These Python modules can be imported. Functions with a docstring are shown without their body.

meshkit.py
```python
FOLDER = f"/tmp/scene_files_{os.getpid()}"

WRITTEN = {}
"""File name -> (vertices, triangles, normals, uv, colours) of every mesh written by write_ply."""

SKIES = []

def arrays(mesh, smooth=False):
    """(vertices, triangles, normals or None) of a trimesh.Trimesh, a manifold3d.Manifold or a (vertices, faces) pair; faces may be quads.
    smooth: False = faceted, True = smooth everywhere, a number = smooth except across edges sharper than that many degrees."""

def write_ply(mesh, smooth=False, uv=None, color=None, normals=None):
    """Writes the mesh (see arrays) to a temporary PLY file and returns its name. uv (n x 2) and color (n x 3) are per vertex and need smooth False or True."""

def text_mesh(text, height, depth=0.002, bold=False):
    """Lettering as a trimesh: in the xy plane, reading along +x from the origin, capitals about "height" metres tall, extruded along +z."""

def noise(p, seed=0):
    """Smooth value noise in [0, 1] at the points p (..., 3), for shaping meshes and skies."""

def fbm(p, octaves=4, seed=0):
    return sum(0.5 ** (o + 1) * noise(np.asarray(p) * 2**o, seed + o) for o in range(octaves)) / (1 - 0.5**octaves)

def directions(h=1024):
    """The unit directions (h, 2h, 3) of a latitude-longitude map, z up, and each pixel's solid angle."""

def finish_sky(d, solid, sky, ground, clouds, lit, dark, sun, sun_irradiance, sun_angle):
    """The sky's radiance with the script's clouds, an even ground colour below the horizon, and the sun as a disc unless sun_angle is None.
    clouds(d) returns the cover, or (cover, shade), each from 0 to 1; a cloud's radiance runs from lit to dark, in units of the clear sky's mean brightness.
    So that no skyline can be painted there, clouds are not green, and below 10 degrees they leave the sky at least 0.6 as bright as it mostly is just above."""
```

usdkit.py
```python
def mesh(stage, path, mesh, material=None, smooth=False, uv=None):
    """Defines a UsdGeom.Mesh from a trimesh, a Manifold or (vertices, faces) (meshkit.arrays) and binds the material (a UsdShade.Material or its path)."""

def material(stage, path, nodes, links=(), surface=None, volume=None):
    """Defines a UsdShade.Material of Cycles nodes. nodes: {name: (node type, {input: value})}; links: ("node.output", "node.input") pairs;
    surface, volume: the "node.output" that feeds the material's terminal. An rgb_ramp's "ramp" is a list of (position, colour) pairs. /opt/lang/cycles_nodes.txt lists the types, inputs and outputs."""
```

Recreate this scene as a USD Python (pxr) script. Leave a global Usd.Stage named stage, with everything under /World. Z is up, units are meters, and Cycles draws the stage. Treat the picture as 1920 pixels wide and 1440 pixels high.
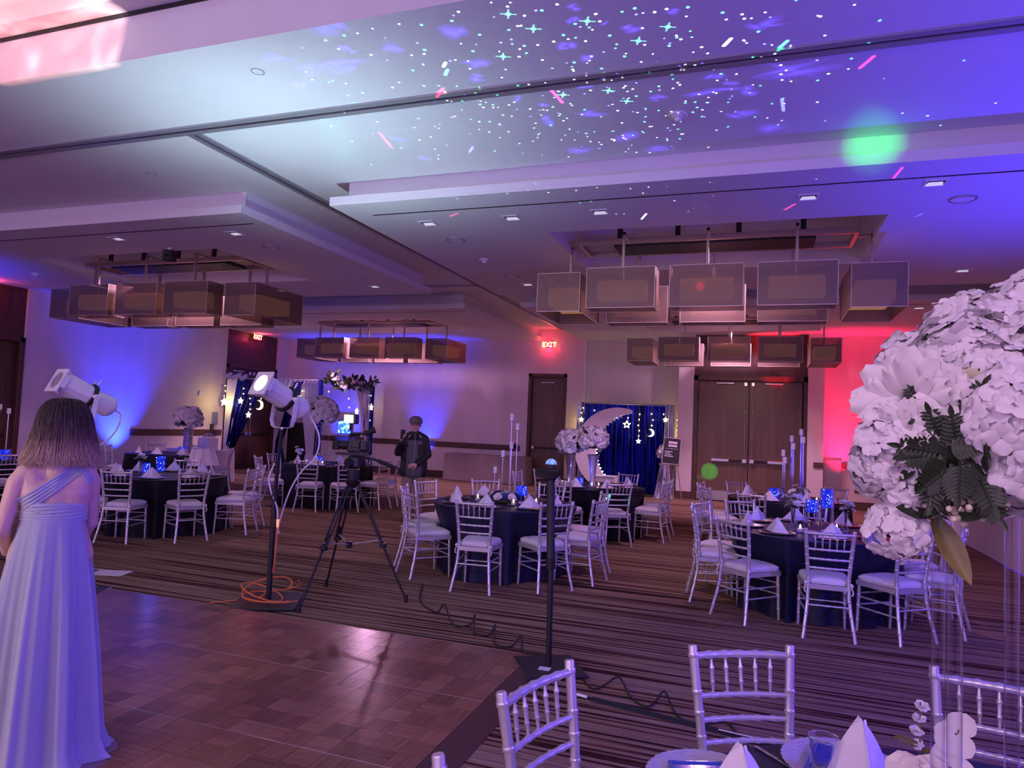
import math, random
import numpy as np, trimesh, usdkit, meshkit
import manifold3d as m3
from shapely.geometry import Polygon, box as sbox, Point
from shapely import affinity, union_all
from pxr import Usd, UsdGeom, UsdLux, UsdShade, Gf, Sdf, Vt

rng = random.Random(7)
nrg = np.random.default_rng(11)
PI = math.pi
stage = Usd.Stage.CreateInMemory()
UsdGeom.SetStageUpAxis(stage, 'Z')
UsdGeom.SetStageMetersPerUnit(stage, 1.0)
UsdGeom.Xform.Define(stage, '/World')

# ------------------------------------------------------------------ camera
F_PX = 1308.0
YAW, PITCH, ROLL = (math.radians(a) for a in (-19.6, 3.2, 2.4))
cf = np.array([math.sin(YAW) * math.cos(PITCH), math.cos(YAW) * math.cos(PITCH), math.sin(PITCH)])
cr0 = np.array([math.cos(YAW), -math.sin(YAW), 0.0]); cu0 = np.cross(cr0, cf)
cr = math.cos(ROLL) * cr0 + math.sin(ROLL) * cu0
cu = -math.sin(ROLL) * cr0 + math.cos(ROLL) * cu0
cam = UsdGeom.Camera.Define(stage, '/World/camera')
cam.AddTransformOp().Set(Gf.Matrix4d(*cr, 0, *cu, 0, *(-cf), 0, 0, 0, 1.7, 1))
cam.CreateHorizontalApertureAttr(36.0)
cam.CreateVerticalApertureAttr(27.0)
cam.CreateFocalLengthAttr(36.0 * F_PX / 1920)
cam.CreateClippingRangeAttr((0.05, 500.0))
cam.CreateExposureAttr(0.0)

# ------------------------------------------------------------------ lights
def lrot(x, d):
    """Turns a light so that its -z looks along d."""
    d = np.array(d, float); d /= np.linalg.norm(d)
    z = -d
    a = np.array([1.0, 0, 0]) if abs(z[0]) < .9 else np.array([0, 1.0, 0])
    xx = np.cross(a, z); xx /= np.linalg.norm(xx); yy = np.cross(z, xx)
    return xx, yy, z

def spot(name, p, aim, cone, color, power, soft=0.5, radius=0.03):
    l = UsdLux.SphereLight.Define(stage, '/World/' + name)
    xx, yy, z = lrot(l, np.array(aim) - np.array(p))
    l.AddTransformOp().Set(Gf.Matrix4d(*xx, 0, *yy, 0, *z, 0, *p, 1))
    l.CreateRadiusAttr(radius); l.CreateNormalizeAttr(True)
    l.CreateIntensityAttr(power); l.CreateColorAttr(Gf.Vec3f(*color))
    s = UsdLux.ShapingAPI.Apply(l.GetPrim())
    s.CreateShapingConeAngleAttr(cone); s.CreateShapingConeSoftnessAttr(soft)
    return l

def bulb(name, p, color, power, radius=0.02):
    radius = min(radius, .006)
    l = UsdLux.SphereLight.Define(stage, '/World/' + name)
    l.AddTranslateOp().Set(Gf.Vec3d(*p)); l.CreateRadiusAttr(radius); l.CreateNormalizeAttr(True)
    l.CreateIntensityAttr(power); l.CreateColorAttr(Gf.Vec3f(*color))
    return l

def area(name, p, aim, w, h, color, power):
    l = UsdLux.RectLight.Define(stage, '/World/' + name)
    xx, yy, z = lrot(l, np.array(aim) - np.array(p))
    l.AddTransformOp().Set(Gf.Matrix4d(*xx, 0, *yy, 0, *z, 0, *p, 1))
    l.CreateWidthAttr(w); l.CreateHeightAttr(h); l.CreateNormalizeAttr(True)
    l.CreateIntensityAttr(power); l.CreateColorAttr(Gf.Vec3f(*color))
    return l

dome = UsdLux.DomeLight.Define(stage, '/World/ambient')      # the rest of the hall behind the camera
dome.CreateIntensityAttr(0.54); dome.CreateColorAttr(Gf.Vec3f(0.62, 0.36, 0.84))
BLUE = (0.012, 0.035, 1.0)
area('stage_wash', (-4.5, -3.8, 3.9), (-2.0, 9.0, 0.8), 3.0, 1.2, (1.0, 0.70, 0.86), 30)
spot('stage_spot', (0.6, -3.8, 4.4), (-1.4, 7.8, 0.4), 20, (1.0, 0.72, 0.86), 105, 0.7, 0.35)
spot('white_spot_left', (-6.2, -2.2, 2.4), (-3.3, 2.4, 0.75), 13, (1.0, 0.93, 0.84), 95, 0.8, 0.12)
spot('blue_par_right', (3.45, 2.6, 2.1), (-2.6, 5.2, 0.7), 62, (0.10, 0.05, 1.0), 170, 0.8, 0.06)
spot('blue_par_near', (3.4, 4.4, 2.2), (-3.0, 2.5, 0.7), 15, (0.10, 0.04, 1.0), 170, 0.8, 0.06)
for k, p in (('a', (-9.55, 9.30, 4.0)), ('b', (-.64, 9.40, 4.0)), ('c', (-9.45, 16.1, 4.0)), ('d', (-.64, 16.1, 4.0))):
    spot('chandelier_lamp_' + k, p, (p[0], p[1], 0), 84, (1.0, 0.50, 0.88), 60 if k in 'ab' else 185, 0.6, 0.12)
spot('uplight_beam_far', (-9.45, 18.80, 0.25), (-9.45, 19.0, 3.0), 30, BLUE, 300, 1.0)
spot('uplight_beam_arch', (-12.3, 18.75, 0.25), (-12.3, 19.0, 3.0), 34, BLUE, 300, 1.0)
spot('uplight_beam_left', (-14.2, 12.7, 0.25), (-14.5, 12.7, 3.0), 36, BLUE, 560, 1.0)
spot('uplight_beam_left_b', (-14.1, 6.6, 0.25), (-14.3, 6.8, 3.0), 42, BLUE, 420, 1.0)
spot('uplight_beam_red', (1.72, 17.75, 0.25), (1.95, 18.2, 3.2), 30, (1.0, 0.01, 0.10), 330, 1.0)
spot('uplight_beam_door', (0.72, 16.2, 0.25), (0.30, 18.0, 3.95), 9, (1.0, 0.01, 0.03), 900, 0.8)
spot('door_wash', (-0.3, 14.9, 3.05), (-0.24, 17.9, 1.7), 30, (1.0, 0.78, 0.42), 9, 1.0, 0.1)
for k, (y, pw) in enumerate(((3.2, 380), (7.2, 380), (11.2, 300), (15.2, 420))):
    spot(f'uplight_beam_right_{k}', (3.3, y, 0.25), (3.45, y, 3.0), 52, (0.05, 0.03, 1.0), pw * .72, 1.0)
spot('profile_beam_a', (-4.20, 5.0, 2.10), (-4.1, 5.3, 4.43), 64, (0.60, 0.86, 1.0), 84, 1.0)
spot('green_beam_soffit', (-0.6, -1.4, 2.3), (0.92, 6.88, 4.34), 2.0, (0.0, 1.0, 0.10), 1100, 1.0, 0.02)
spot('green_beam_ceiling', (-0.6, -1.4, 2.3), (-4.01, 5.81, 4.43), 1.6, (0.1, 1.0, 0.45), 330, 1.0, 0.004)
spot('green_beam_door', (-1.36, 5.0, 1.40), (-1.13, 17.85, 0.72), 1.0, (0.0, 1.0, 0.05), 900, 0.5, 0.004)
spot('green_beam_chair', (-1.40, 5.05, 1.30), (-1.66, 8.30, 0.88), 1.3, (0.0, 1.0, 0.4), 110, 0.5, 0.004)
spot('green_beam_chair_far', (-1.40, 5.05, 1.30), (-1.36, 11.70, 0.88), 0.7, (0.0, 1.0, 0.4), 200, 0.5, 0.004)
spot('red_beam_shade', (-1.40, 4.80, 1.55), (-0.71, 8.60, 3.44), 0.75, (1.0, 0.0, 0.10), 420, 0.4, 0.004)

# ------------------------------------------------------------------ materials
LOOKS = {}
def mat(name, color=(.5, .5, .5), rough=.5, metal=0.0, noise=None, bump=None, emit=None, rand=None, **kw):
    """Principled look. noise=(scale, amount) mottles the colour, bump=(scale, strength), rand=amount varies per object."""
    if name in LOOKS: return LOOKS[name]
    n = {'p': ('principled_bsdf', {'base_color': color, 'roughness': rough, 'metallic': metal, **kw})}
    L = []
    if emit: n['p'][1].update(emission_color=emit[0], emission_strength=emit[1])
    if noise or bump:
        n['tc'] = ('texture_coordinate', {})
    if noise:
        sc = noise[0]
        n['mp'] = ('mapping', {'scale': sc if np.ndim(sc) else (sc, sc, sc)})
        n['nz'] = ('noise_texture', {'scale': 1.0, 'detail': 4.0})
        lo = tuple(c * (1 - noise[1]) for c in color); hi = tuple(min(1, c * (1 + noise[1])) for c in color)
        n['r'] = ('rgb_ramp', {'ramp': [(.3, lo), (.7, hi)]})
        L += [('tc.object', 'mp.vector'), ('mp.vector', 'nz.vector'), ('nz.fac', 'r.fac'), ('r.color', 'p.base_color')]
    if bump:
        sc = bump[0]
        n['mb'] = ('mapping', {'scale': sc if np.ndim(sc) else (sc, sc, sc)})
        n['nb'] = ('noise_texture', {'scale': 1.0, 'detail': 3.0})
        n['b'] = ('bump', {'strength': bump[1], 'distance': .01})
        L += [('tc.object', 'mb.vector'), ('mb.vector', 'nb.vector'), ('nb.fac', 'b.height'), ('b.normal', 'p.normal')]
    LOOKS[name] = usdkit.material(stage, '/World/Looks/' + name, n, L, surface='p.BSDF')
    return LOOKS[name]

def graph(name, nodes, links, surface):
    LOOKS[name] = usdkit.material(stage, '/World/Looks/' + name, nodes, links, surface=surface)
    return LOOKS[name]

M_CEIL = mat('ceiling_paint', (.74, .73, .72), .85, noise=(.8, .03), bump=(120, .06))
M_SOFF = mat('soffit_paint', (.74, .73, .72), .8, bump=(120, .05))
M_WALL = mat('wall_covering', (.74, .64, .61), .8, noise=((3, 3, .6), .05), bump=((160, 160, 40), .08))
M_WOOD = mat('dark_walnut', (.085, .036, .022), .42, noise=((14, 14, 1.2), .35))
M_DOOR = mat('door_veneer', (.15, .085, .055), .38, noise=((9, 9, .9), .22))
M_TRIM = mat('brown_trim', (.10, .045, .03), .5)
M_STEEL = mat('brushed_steel', (.62, .62, .63), .3, 1.0)
M_DARK = mat('matt_black', (.012, .012, .013), .55)
M_BLACKM = mat('black_metal', (.02, .02, .022), .35, .4)
M_TRACK = mat('track_grey', (.42, .42, .44), .45, .6)
M_WHITEP = mat('white_plastic', (.78, .77, .76), .4)
M_CHAIR = mat('silver_resin', (.66, .63, .66), .32, .55)
M_CUSH = mat('ivory_cushion', (.74, .70, .72), .85, bump=(90, .15))
M_NAVY = mat('navy_satin', (.008, .009, .034), .5, specular_ior_level=.3, sheen_weight=.04, sheen_tint=(.4, .4, .9), noise=(3, .15))
M_BLACKC = mat('black_satin', (.005, .005, .011), .6, specular_ior_level=.25, sheen_weight=.02, sheen_tint=(.5, .5, .8))
M_NAPK = mat('ivory_napkin', (.78, .74, .78), .8, bump=(200, .08))
M_CHARGER = mat('black_charger', (.010, .010, .014), .25)
M_PETAL = mat('white_petal', (.74, .70, .68), .75, subsurface_weight=.0)
M_LEAF = mat('dark_leaf', (.030, .045, .022), .45, noise=(18, .4))
M_OLIVE = mat('olive_leaf', (.16, .13, .035), .45, noise=(22, .3))
M_CANDLE = mat('white_wax', (.80, .76, .76), .5)
M_ACRYL = graph('clear_acrylic', {'g': ('glass_bsdf', {'color': (.97, .97, 1.0), 'roughness': 0.0, 'IOR': 1.45}),
    't': ('transparent_bsdf', {'color': (.93, .93, 1.0)}), 'gl': ('glossy_bsdf', {'color': (.95, .95, 1.0), 'roughness': .03}),
    'f': ('layer_weight', {'blend': .35}), 'mr': ('map_range', {'from_min': .10, 'from_max': 1.0, 'to_min': .07, 'to_max': .85}), 'm': ('mix_closure', {})},
    [('f.facing', 'mr.value'), ('mr.result', 'm.fac'), ('t.BSDF', 'm.closure1'), ('gl.BSDF', 'm.closure2')], 'm.closure')
M_GLASS = M_ACRYL
# striped loop carpet: narrow bands across the hall
graph('striped_carpet', {
    'g': ('geometry', {}), 'm1': ('mapping', {'scale': (.30, 26.0, 0)}), 'n1': ('noise_texture', {'scale': 1.0, 'detail': 1.5, 'roughness': .55}),
    'r': ('rgb_ramp', {'ramp': [(.28, (.035, .015, .012)), (.40, (.055, .022, .018)), (.45, (.22, .09, .055)), (.50, (.40, .29, .19)), (.55, (.25, .15, .095)), (.62, (.46, .34, .23)), (.72, (.14, .065, .044))]}),
    'n2': ('noise_texture', {'scale': 160.0, 'detail': 2.0}), 'b': ('bump', {'strength': .35, 'distance': .006}),
    'mx': ('mix_color', {'blend_type': 'multiply', 'fac': .5}),
    'p': ('principled_bsdf', {'roughness': .95, 'specular_ior_level': .1})},
    [('g.position', 'm1.vector'), ('m1.vector', 'n1.vector'), ('n1.fac', 'r.fac'), ('g.position', 'n2.vector'), ('n2.fac', 'b.height'), ('b.normal', 'p.normal'),
     ('r.color', 'mx.a'), ('n2.color', 'mx.b'), ('mx.result', 'p.base_color')], 'p.BSDF')

# ------------------------------------------------------------------ mesh helpers
class MB:
    """Collects shapes that become one mesh."""
    def __init__(s): s.v, s.f, s.n = [], [], 0
    def add(s, v, f):
        v = np.asarray(v, float); f = np.asarray(f, int)
        if f.ndim == 2 and f.shape[1] == 4: f = np.vstack([f[:, [0, 1, 2]], f[:, [0, 2, 3]]])
        s.v.append(v); s.f.append(f + s.n); s.n += len(v); return s
    def mesh(s, m):
        if hasattr(m, 'to_mesh'):
            k = m.to_mesh(); return s.add(k.vert_properties[:, :3], k.tri_verts)
        return s.add(m.vertices, m.faces)
    def box(s, c, size, rz=0.0, bev=0.0):
        x, y, z = (np.array(size) / 2)
        if bev <= 0:
            v = np.array([[i, j, k] for i in (-x, x) for j in (-y, y) for k in (-z, z)])
            f = [[0, 1, 3, 2], [4, 6, 7, 5], [0, 4, 5, 1], [2, 3, 7, 6], [0, 2, 6, 4], [1, 5, 7, 3]]
        else:
            b = min(bev, x * .9, y * .9, z * .9)
            pts = []
            for i in (-1, 1):
                for j in (-1, 1):
                    for k in (-1, 1):
                        pts += [[i * x, j * (y - b), k * (z - b)], [i * (x - b), j * y, k * (z - b)], [i * (x - b), j * (y - b), k * z]]
            h = trimesh.convex.convex_hull(np.array(pts)); v, f = h.vertices, h.faces
        v = np.array(v)
        if rz:
            ca, sa = math.cos(rz), math.sin(rz); v = v @ np.array([[ca, sa, 0], [-sa, ca, 0], [0, 0, 1]])
        return s.add(v + np.array(c), f)
    def b2(s, lo, hi, bev=0.0):
        lo, hi = np.array(lo, float), np.array(hi, float); return s.box((lo + hi) / 2, hi - lo, 0, bev)
    def tube(s, pts, r, n=8, caps=True):
        pts = np.asarray(pts, float); m = len(pts); r = np.broadcast_to(np.asarray(r, float), (m,))
        t = np.gradient(pts, axis=0) if m > 2 else np.repeat([pts[1] - pts[0]], 2, 0)
        t /= np.maximum(np.linalg.norm(t, axis=1, keepdims=True), 1e-9)
        up = np.array([0, 0, 1.0]) if abs(t[0][2]) < .9 else np.array([1.0, 0, 0])
        a = np.cross(up, t[0]); a /= np.linalg.norm(a); V = []
        for i in range(m):
            a = a - t[i] * (a @ t[i]); a /= max(np.linalg.norm(a), 1e-9); b = np.cross(t[i], a)
            q = np.arange(n) * 2 * PI / n
            V.append(pts[i] + r[i] * (np.cos(q)[:, None] * a + np.sin(q)[:, None] * b))
        V = np.vstack(V); F = []
        for i in range(m - 1):
            for j in range(n):
                k = (j + 1) % n; F += [[i * n + j, i * n + k, (i + 1) * n + k], [i * n + j, (i + 1) * n + k, (i + 1) * n + j]]
        if caps:
            c0 = len(V); V = np.vstack([V, pts[:1], pts[-1:]])
            for j in range(n):
                k = (j + 1) % n; F += [[c0, k, j], [c0 + 1, (m - 1) * n + j, (m - 1) * n + k]]
        return s.add(V, F)
    def lathe(s, prof, n=24, c=(0, 0, 0), wave=None):
        """prof: (radius, z) pairs from bottom to top; wave(theta, i) scales the radius."""
        prof = np.asarray(prof, float); m = len(prof); q = np.arange(n) * 2 * PI / n; V = []
        for i, (r, z) in enumerate(prof):
            rr = r * (wave(q, i) if wave else 1.0)
            V.append(np.stack([rr * np.cos(q), rr * np.sin(q), np.full(n, z)], 1))
        V = np.vstack(V); F = []
        for i in range(m - 1):
            for j in range(n):
                k = (j + 1) % n; F += [[i * n + j, i * n + k, (i + 1) * n + k], [i * n + j, (i + 1) * n + k, (i + 1) * n + j]]
        return s.add(V + np.array(c), F)
    def grid(s, P):
        """P: (a, b, 3) points as a sheet."""
        P = np.asarray(P, float); a, b = P.shape[:2]; F = []
        for i in range(a - 1):
            for j in range(b - 1): F.append([i * b + j, i * b + j + 1, (i + 1) * b + j + 1, (i + 1) * b + j])
        return s.add(P.reshape(-1, 3), F)
    def poly(s, shape, z0, z1, T=None):
        for g in getattr(shape, 'geoms', [shape]):
            m = trimesh.creation.extrude_polygon(g, z1 - z0, engine='earcut'); m.apply_translation([0, 0, z0])
            if T is not None: m.apply_transform(T)
            s.add(m.vertices, m.faces)
        return s
    def xf(s, T):
        s.v = [np.c_[v, np.ones(len(v))] @ np.asarray(T).T[:, :3] for v in s.v]; return s
    def pair(s): return np.vstack(s.v), np.vstack(s.f)

def Tm(t=(0, 0, 0), rz=0.0, rx=0.0, ry=0.0, sc=1.0):
    R = trimesh.transformations.euler_matrix(rx, ry, rz, 'sxyz'); R[:3, :3] *= sc; R[:3, 3] = t; return R
def YZ(T=None):   # polygon drawn in (x, z), extruded along -y
    return trimesh.transformations.rotation_matrix(PI / 2, [1, 0, 0])
def bez(P, n=16):
    """Smooth curve through the points (Catmull-Rom)."""
    P = np.asarray(P, float); Q = np.vstack([2 * P[0] - P[1], P, 2 * P[-1] - P[-2]]); out = []
    for i in range(1, len(Q) - 2):
        for t in np.linspace(0, 1, n, endpoint=False):
            a, b, c, d = Q[i - 1:i + 3]
            out.append(.5 * (2 * b + (c - a) * t + (2 * a - 5 * b + 4 * c - d) * t * t + (3 * b - a - 3 * c + d) * t ** 3))
    return np.array(out + [P[-1]])

# ------------------------------------------------------------------ scene helpers
COUNT = {}
def numbered(parent, name):
    k = (parent, name); i = COUNT.get(k, -1) + 1; COUNT[k] = i
    return f'{parent}/{name}' if i == 0 else f'{parent}/{name}_{i:03d}'
def tag(p, label=None, cat=None, group=None, kind=None):
    for k, v in (('label', label), ('category', cat), ('group', group), ('kind', kind)):
        if v: p.SetCustomDataByKey(k, v)
    return p
def obj(name, mb, m, parent=None, smooth=35, label=None, cat=None, group=None, kind=None):
    par = str(parent.GetPath()) if parent else '/World'
    g = usdkit.mesh(stage, numbered(par, name), mb.pair() if isinstance(mb, MB) else mb, LOOKS[m] if isinstance(m, str) else m, smooth)
    return tag(g.GetPrim(), label, cat, group, kind)
def place(p, loc, rz=0.0, sc=1.0):
    x = UsdGeom.Xformable(p); x.ClearXformOpOrder(); x.AddTranslateOp().Set(Gf.Vec3d(*map(float, loc))); x.AddRotateZOp().Set(math.degrees(rz))
    if sc != 1.0: x.AddScaleOp().Set(Gf.Vec3f(sc, sc, sc) if np.ndim(sc) == 0 else Gf.Vec3f(*sc))
    return p
def thing(name, label, cat, loc=(0, 0, 0), rz=0.0, group=None, sc=1.0):
    p = UsdGeom.Xform.Define(stage, numbered('/World', name)).GetPrim()
    place(p, loc, rz, sc); return tag(p, label, cat, group)
def dup(root, loc, rz, label=None, group=None, sc=1.0, name=None):
    was = root.GetCustomData(); nm = name or root.GetName().rstrip('0123456789').rstrip('_')
    p = UsdGeom.Xform.Define(stage, numbered('/World', nm)).GetPrim()
    p.GetReferences().AddInternalReference(root.GetPath()); place(p, loc, rz, sc)
    tag(p, label or was.get('label'), was.get('category'), group or was.get('group')); p.SetInstanceable(True); return p
def struct(name, mb, m, parent=None, smooth=False, label=None):
    return obj(name, mb, m, parent, smooth, label, kind=None if parent else 'structure')
# ================================================================== the room
LX, RX, FY, BY = -14.6, 3.75, 19.1, -4.0        # left, right, far wall, open back of the modelled part
ZL, ZU, ZN = 4.10, 4.43, 4.82                   # soffit underside, upper ceiling, nearer ceiling
DFX, DFY = (-9.0, -1.52), (-3.0, 4.93)           # dance floor
struct('floor', MB().b2((LX - .3, BY, -.1), (RX + .3, FY + .3, 0)), 'striped_carpet', label='dark striped carpet floor of the hall')
# chandelier recesses: (centre x, centre y)
CH = {'A': (-9.55, 9.30), 'B': (-.64, 9.40), 'C': (-9.45, 16.1), 'D': (-.64, 16.1)}
HOLE = {k: sbox(x - 1.9, y - 1.15, x + 1.9, y + 1.15) for k, (x, y) in CH.items()}
holes = union_all(list(HOLE.values()))
up = sbox(LX - .2, 4.06, RX + .2, FY + .2).difference(holes)
c = struct('ceiling', MB().poly(up, ZU, 4.78).b2((LX - .2, 4.05, 4.78), (RX + .2, FY + .2, 4.84)), M_CEIL, label='white upper ceiling with recesses over the chandeliers')
struct('ceiling', MB().b2((LX - .2, BY, ZN), (RX + .2, 4.06, ZN + .1)), M_CEIL, label='higher white ceiling nearest the camera')
struct('ceiling_panel', MB().b2((LX, 4.0, ZU), (RX, 4.06, ZN)), M_CEIL, c)
S = [('A', -16, -5.95, 6.70, 11.9), ('B', -4.70, 4.2, 6.70, 12.2), ('C', -16, -5.95, 13.5, 19.3), ('D', -4.70, 4.2, 13.5, 19.3)]
sl = {'A': 'stepped white ceiling soffit at left carrying the nearer left chandelier', 'B': 'stepped white ceiling soffit at right carrying the nearer right chandelier',
      'C': 'stepped white ceiling soffit at left against the far wall', 'D': 'stepped white ceiling soffit at right against the far wall'}
for k, x0, x1, y0, y1 in S:
    x0, x1 = max(x0, LX - .1), min(x1, RX + .1); y1 = min(y1, FY + .1)
    e = .12
    ix1 = x1 - e if k in 'AC' else x1; ix0 = x0 + e if k in 'BD' else x0
    iy1 = y1 - .15 if k in 'AB' else y1
    lip = sbox(x0, y0, x1, y1).difference(HOLE[k]); inner = sbox(ix0, y0 + .2, ix1, iy1).difference(HOLE[k])
    s = struct('ceiling', MB().poly(lip, ZL, 4.2).poly(inner, 4.2, ZU), M_SOFF, label=sl[k])
    yy = y0 + .42                                                  # slot diffuser
    a, b = (x0 + .3, x1 - .18) if k in 'AC' else (x0 + .32, x1 - .3)
    struct('slot_diffuser', MB().b2((a, yy, ZL - .004), (b, yy + .022, ZL + .02)), M_DARK, s)
# partition tracks under the upper ceiling
def track(p0, p1, label):
    (x0, y0), (x1, y1) = p0, p1; along_x = abs(x1 - x0) > abs(y1 - y0)
    t = thing('partition_track', label, 'partition track', (0, 0, 0)); dx, dy = (0, .05) if along_x else (.05, 0)
    for sgn in (-1, 1):
        w = .032; c0 = np.array([x0 + sgn * dx, y0 + sgn * dy]); c1 = np.array([x1 + sgn * dx, y1 + sgn * dy])
        lo = np.minimum(c0, c1) - (np.array([0, w]) if along_x else np.array([w, 0])); hi = np.maximum(c0, c1) + (np.array([0, w]) if along_x else np.array([w, 0]))
        obj('rail', MB().b2((*lo, ZU - .018), (*hi, ZU + .01)), M_TRACK, t, False)
    lo = np.minimum(p0, p1) - (np.array([0, .018]) if along_x else np.array([.018, 0])); hi = np.maximum(p0, p1) + (np.array([0, .018]) if along_x else np.array([.018, 0]))
    obj('slot', MB().b2((*lo, ZU - .006), (*hi, ZU + .01)), M_DARK, t, False)
track((LX, 5.2), (RX, 5.2), 'black partition track running the whole width across the near ceiling')
track((-5.33, 5.29), (-5.33, 19.05), 'partition track running away down the channel between the soffits')
track((LX, 12.75), (RX, 12.75), 'far partition track crossing between the front and rear soffits')
obj('shadow_gap', MB().b2((LX, 3.985, ZN - .03), (RX, 4.06, ZN + .02)), M_DARK, c, False)
# ---- far wall (polygon in x,z with openings, extruded along y)
def wall_x(name, shape, y, t, m, label, parent=None):
    mb = MB().poly(shape, 0, t, YZ()); mb.v = [v + np.array([0, y + t, 0]) for v in mb.v]
    return struct(name, mb, m, parent, label=label)
def wall_y(name, shape, x, t, m, label, sgn=-1):     # polygon in (y, z), extruded along x from x to x - t or x + t
    mb = MB().poly(shape, 0, t); v = np.vstack(mb.v); f = np.vstack(mb.f)
    w = np.stack([x + sgn * v[:, 2], v[:, 0], v[:, 1]], 1)
    return struct(name, MB().add(w, f if sgn < 0 else f[:, ::-1]), m, None, label=label)
door1 = sbox(-6.29, -.01, -5.15, 3.15)
wf = wall_x('wall_far', sbox(LX - .2, 0, -1.93, ZU).difference(door1), FY, .2, M_WALL, 'long beige far wall with the uplights')
wall_x('wall_far_pier', sbox(-1.93, 0, -1.55, ZU), 17.9, 1.4, M_WALL, 'narrow beige wall pier left of the double door')
wall_x('wall_far_pier', sbox(1.07, 0, 1.42, ZU), 17.8, .7, M_WALL, 'narrow beige wall pier right of the double door')
wall_x('wall_far_bay', sbox(1.42, 0, RX + .2, ZU), 18.25, .2, M_WALL, 'far wall bay lit red beside the double door')
wall_x('wall_far_panel', sbox(-1.55, 3.02, 1.07, ZU), 18.0, .2, M_WOOD, 'dark wood panel above the double door lit red')
d2 = sbox(16.25, -.01, 18.5, 4.2); d1 = sbox(5.2, -.01, 10.35, 4.2)
wall_y('wall_left', sbox(BY, 0, FY, ZU).difference(d2).difference(d1), LX, .2, M_WALL, 'beige left wall with blue uplight')
wall_y('wall_right', sbox(BY, 0, 18.3, ZU), RX, .2, M_WALL, 'beige right wall behind the big bouquet', 1)
wall_y('wall_left_panel', sbox(16.25, 3.08, 18.5, 4.2), LX - .05, .1, M_WOOD, 'purple-lit dark wood panel above the left double door')
wall_y('wall_left_panel', sbox(5.2, 3.06, 10.35, 4.2), LX - .05, .1, M_WOOD, 'dark wood panel at the left edge above the dark doors')
# ---- baseboards and chair rails
struct('baseboard_far', MB().b2((-14.6, FY - .02, 0), (-6.30, FY + .01, .19)).b2((-5.14, FY - .02, 0), (-1.93, FY + .01, .19)), M_TRIM, label='dark brown baseboard of the far wall')
struct('baseboard_far_bay', MB().b2((-1.93, 17.88, 0), (-1.56, 17.91, .19)).b2((1.075, 17.78, 0), (1.42, 17.81, .19)).b2((1.42, 18.23, 0), (RX, 18.26, .19)), M_TRIM, label='dark brown baseboard beside the double door')
struct('baseboard_left', MB().b2((LX - .01, 10.4, 0), (LX + .02, 16.2, .19)).b2((LX - .01, -4, 0), (LX + .02, 5.1, .19)), M_TRIM, label='dark brown baseboard of the left wall')
struct('baseboard_right', MB().b2((RX - .02, -4, 0), (RX + .01, 18.2, .19)), M_TRIM, label='dark brown baseboard of the right wall')
struct('trim_1', MB().b2((-13.4, FY - .03, .90), (-6.48, FY + .01, 1.06), .008), M_TRIM, label='dark brown chair rail on the far wall')
struct('trim_2', MB().b2((LX - .01, 13.1, 1.0), (LX + .03, 16.2, 1.165), .008), M_TRIM, label='dark brown chair rail on the left wall')
struct('trim_3', MB().b2((1.21, 17.77, .95), (1.42, 17.81, 1.08), .006).b2((1.86, 18.22, .95), (RX, 18.26, 1.08), .006), M_TRIM, label='dark brown chair rail pieces beside the double door')
struct('trim_4', MB().b2((-4.66, FY - .06, 0), (-4.60, FY + .01, ZL)).b2((-4.50, FY - .035, 0), (-4.47, FY + .01, ZL)), M_WHITEP, label='pale vertical partition post on the far wall')
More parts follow.
